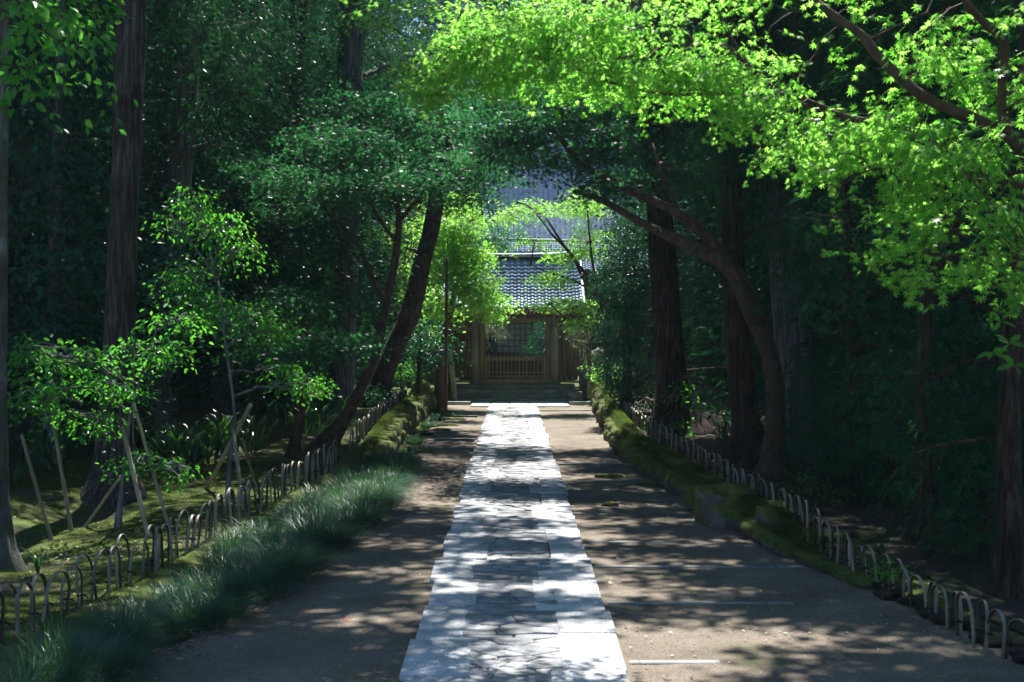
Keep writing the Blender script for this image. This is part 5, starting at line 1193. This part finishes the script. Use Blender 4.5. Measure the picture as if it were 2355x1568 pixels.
# shaggy moss hanging over the bank stones
def fringe(name, label, xf, y0, y1, hf, n, seed, sx):
    r = np.random.default_rng(seed); y = r.uniform(y0, y1, n); q = r.random(n); h = hf(y)
    x = xf(y)+sx*(.02+q*.32); z = h*(.35+.75*np.minimum(1, q*2.2))+.02
    ln = np.column_stack([-sx*(.9+.5*r.random(n)), r.normal(size=n)*.5-.25])
    tn = np.clip(vnoise(x*3, y, 2.5, 35)*.8+.3*r.random(n)-.1, 0, 1)
    o = link(name, blades(name, np.column_stack([x, y, z]), .05+.07*r.random(n), np.full(n, .008), ln, 'moss', tn, seg=2), M['mossblade']); tag(o, label, 'moss'); o['kind'] = 'stuff'
fringe('moss_fringe', 'shaggy moss draped over the stones of the right bank', lambda y: np.array(edgeR(y)), 13.5, 43, lambda y: np.interp(y, [12, 14.3, 15.5, 20, 30, 43.5], [.10, .2, .30, .32, .42, .6]), 26000, 61, 1)
fringe('moss_fringe', 'shaggy moss draped over the stones of the left bank', lambda y: np.interp(y, LWY, LWX), 24, 43, lambda y: np.interp(y, [23, 28, 43.5], [.2, .42, .6]), 20000, 62, -1)

def scatter(name, label, cat, x, y, size, mat, kind='dia', seed=1):
    r = np.random.default_rng(seed); n = len(x); z = np.maximum(terrain(x, y)-.012, .016)+.006
    a = np.column_stack([r.normal(size=(n, 2)), r.normal(size=n)*.12]); u = np.tile([0, 0, 1.], (n, 1))+r.normal(size=(n, 3))*.22
    V, F, nv = place(kind, np.column_stack([x, y, z]), a, u, size*(.6+.7*r.random(n)))
    o = link(name, mesh_np(name, V, [F], tone=np.repeat(r.random(n), nv)), M[mat]); tag(o, label, cat); o['kind'] = 'stuff'
n = 1500; y = 8+17*rg.random(n)**1.3; x = edgeL(y)-.08+rg.normal(size=n)*.09+.05
scatter('fallen_leaves', 'pale dry fallen leaves gathered along the grass border of the lane', 'fallen leaves', x, y, .042, 'litter', 'oval', 2)
n = 2200; y = 8+28*rg.random(n)**1.6; x = rg.uniform(.8, 3.2, n); k = (x < edgeR(y)+.1)&(rg.random(n) < .25+.75*sstep(1.2, 2.6, x)); x, y = x[k], y[k]
scatter('lane_litter', 'sparse brown leaves and crumbs scattered over the right half of the lane', 'fallen leaves', x, y, .034, 'litter', 'dia', 3)
n = 700; y = 8+30*rg.random(n)**1.5; x = rg.uniform(-2.2, -.75, n); k = x > edgeL(y); scatter('lane_crumbs', 'sparse dark crumbs on the left half of the lane', 'fallen leaves', x[k], y[k], .022, 'litter', 'dia', 4)
n = 1800; y = 9.5+14*rg.random(n); x = rg.uniform(-7, -2.9, n); scatter('bank_litter', 'small pale fallen leaves dotted over the left moss bank', 'fallen leaves', x, y, .04, 'litter', 'dia', 5)
n = 5000; y = 8.5+18*rg.random(n); x = rg.uniform(2.8, 7, n); k = x > edgeR(y)+.15; scatter('shade_litter', 'dull leaves on the shaded soil behind the right fence', 'fallen leaves', x[k], y[k], .05, 'litter', 'dia', 6)
n = 5000; y = 8+16*rg.random(n)**1.6; x = rg.uniform(-2.4, 3.3, n); k = (np.abs(x-.03) > .76)&(x > edgeL(y)+.05)&(x < edgeR(y)); x, y = x[k], y[k]; n = len(x); gs = .003+.008*rg.random(n)**3
OT = np.array([(1, 0, 0), (-.8, .2, 0), (.1, 1, 0), (-.1, -.9, 0), (0, 0, .75)]); OF = np.array([(0, 2, 4), (2, 1, 4), (1, 3, 4), (3, 0, 4)]); th = rg.random(n)*6.283; c_, s_ = np.cos(th), np.sin(th)
VX = (OT[None, :, 0]*c_[:, None]-OT[None, :, 1]*s_[:, None])*gs[:, None]+x[:, None]; VY = (OT[None, :, 0]*s_[:, None]+OT[None, :, 1]*c_[:, None])*gs[:, None]+y[:, None]; VZ = OT[None, :, 2]*gs[:, None]+.006
o = link('grit', mesh_np('grit', np.stack([VX, VY, VZ], -1).reshape(-1, 3), [(OF[None]+(np.arange(n)*5)[:, None, None]).reshape(-1, 3)]), M['step']); tag(o, 'grit and tiny pebbles lying on the packed dirt', 'grit'); o['kind'] = 'stuff'
for i, (u, v, lb) in enumerate([(30, 1495, 'red fallen maple leaf on the moss in the lower left corner'), (60, 1512, 'second red leaf just right of the one in the lower left corner'), (793, 1430, 'single red leaf on the left half of the lane'), (1400, 1345, 'dark curled leaf on the lane right of the stone path')]):
    yy = 7192/(v-768); x = (u-1177)/FP*yy; V, F, nv = place('star5', np.array([[0, 0, .012]]), np.array([[1, .3, .25]]), np.array([[.2, -.3, 1.]]), .045)
    o = link('fallen_leaf', mesh_np('fallen_leaf', V, [F], tone=np.full(nv, .5)), M['redleaf' if i < 3 else 'litter'], None, (x, yy, max(tz(x, yy), .01))); tag(o, lb, 'fallen leaf')
# broad bladed undergrowth in the dark under the left trees
def broad(name, label, cs, seed, leaf=.32):
    r = np.random.default_rng(seed); PP = []; AA = []; UU = []
    for (x, y, n) in cs:
        th = r.random(n)*6.283; PP.append(np.column_stack([x+np.cos(th)*.25*r.random(n), y+np.sin(th)*.25*r.random(n), np.full(n, tz(x, y))+r.random(n)*.35])); AA.append(np.column_stack([np.cos(th), np.sin(th), .5+r.random(n)*.8])); UU.append(np.column_stack([-np.cos(th)*.3, -np.sin(th)*.3, np.ones(n)]))
    V, F, nv = place('blade', np.concatenate(PP), np.concatenate(AA), np.concatenate(UU), leaf*(.7+.6*r.random(sum(c[2] for c in cs))))
    o = link(name, mesh_np(name, V, [F], tone=np.repeat(r.random(len(V)//nv), nv), smooth=True), M['fern'], None); return tag(o, label, 'plant')
cs = [(rg.uniform(-6.2, -4.2), rg.uniform(20.5, 24), 26) for _ in range(22)]; o = broad('undergrowth', 'bank of broad-bladed leaves in the dark behind the three-legged support', cs, 71, .42); o['kind'] = 'stuff'
cs = [(rg.uniform(-7.8, -6.0), rg.uniform(17, 20), 24) for _ in range(14)]; o = broad('undergrowth', 'broad-bladed leaves in the dark at the left edge behind the mossy root', cs, 72, .4); o['kind'] = 'stuff'
cs = [(rg.uniform(-5, -3.2), rg.uniform(25, 33), 20) for _ in range(26)]; o = broad('undergrowth', 'dim leafy undergrowth between the left trunks above the far fence', cs, 73, .34); o['kind'] = 'stuff'
cs = [(rg.uniform(3.2, 7), rg.uniform(13, 30), 16) for _ in range(40)]; o = broad('undergrowth', 'dim low undergrowth on the soil behind the right fence', cs, 74, .26); o['kind'] = 'stuff'
bT, bF = TM['blade']; bme = mesh_np('leaf', bT*[1, 1.6, 1], [bF], tone=np.full(len(bT), .7), smooth=True); bme.materials.append(M['fern'])
for x, y, sc_, lb in ((-4.1, 12.3, .28, 'broad-leaved seedling beside the mossy root in the lower left'), (3.45, 13.3, .2, 'small broad-leaved plant behind the hoops of the right fence')):
    t = thing('broad_leaf_plant', lb, 'plant', (x, y, tz(x, y)))
    for k in range(6):
        o = bpy.data.objects.new('leaf', bme); COL.objects.link(o); o.parent = t; o.scale = (sc_*rg.uniform(.7, 1.2),)*3; o.rotation_euler = (rg.uniform(-.2, .2), -rg.uniform(.3, 1.0), k*1.05+rg.uniform(-.3, .3))

# ------------------------------------------------------------------ air
hb = MB(); hb.box(-46, 46, -12, 76, -1.2, 19)
hm, N, L = newmat('haze'); pv = N.new('ShaderNodeVolumePrincipled'); pv.inputs['Density'].default_value = HAZE
pv.inputs['Color'].default_value = (.62, .82, 1, 1); pv.inputs['Anisotropy'].default_value = .35
ho = N.new('ShaderNodeOutputMaterial'); L.new(pv.outputs[0], ho.inputs['Volume'])
hz = link('haze', hb.mesh('haze'), hm); hz['kind'] = 'stuff'
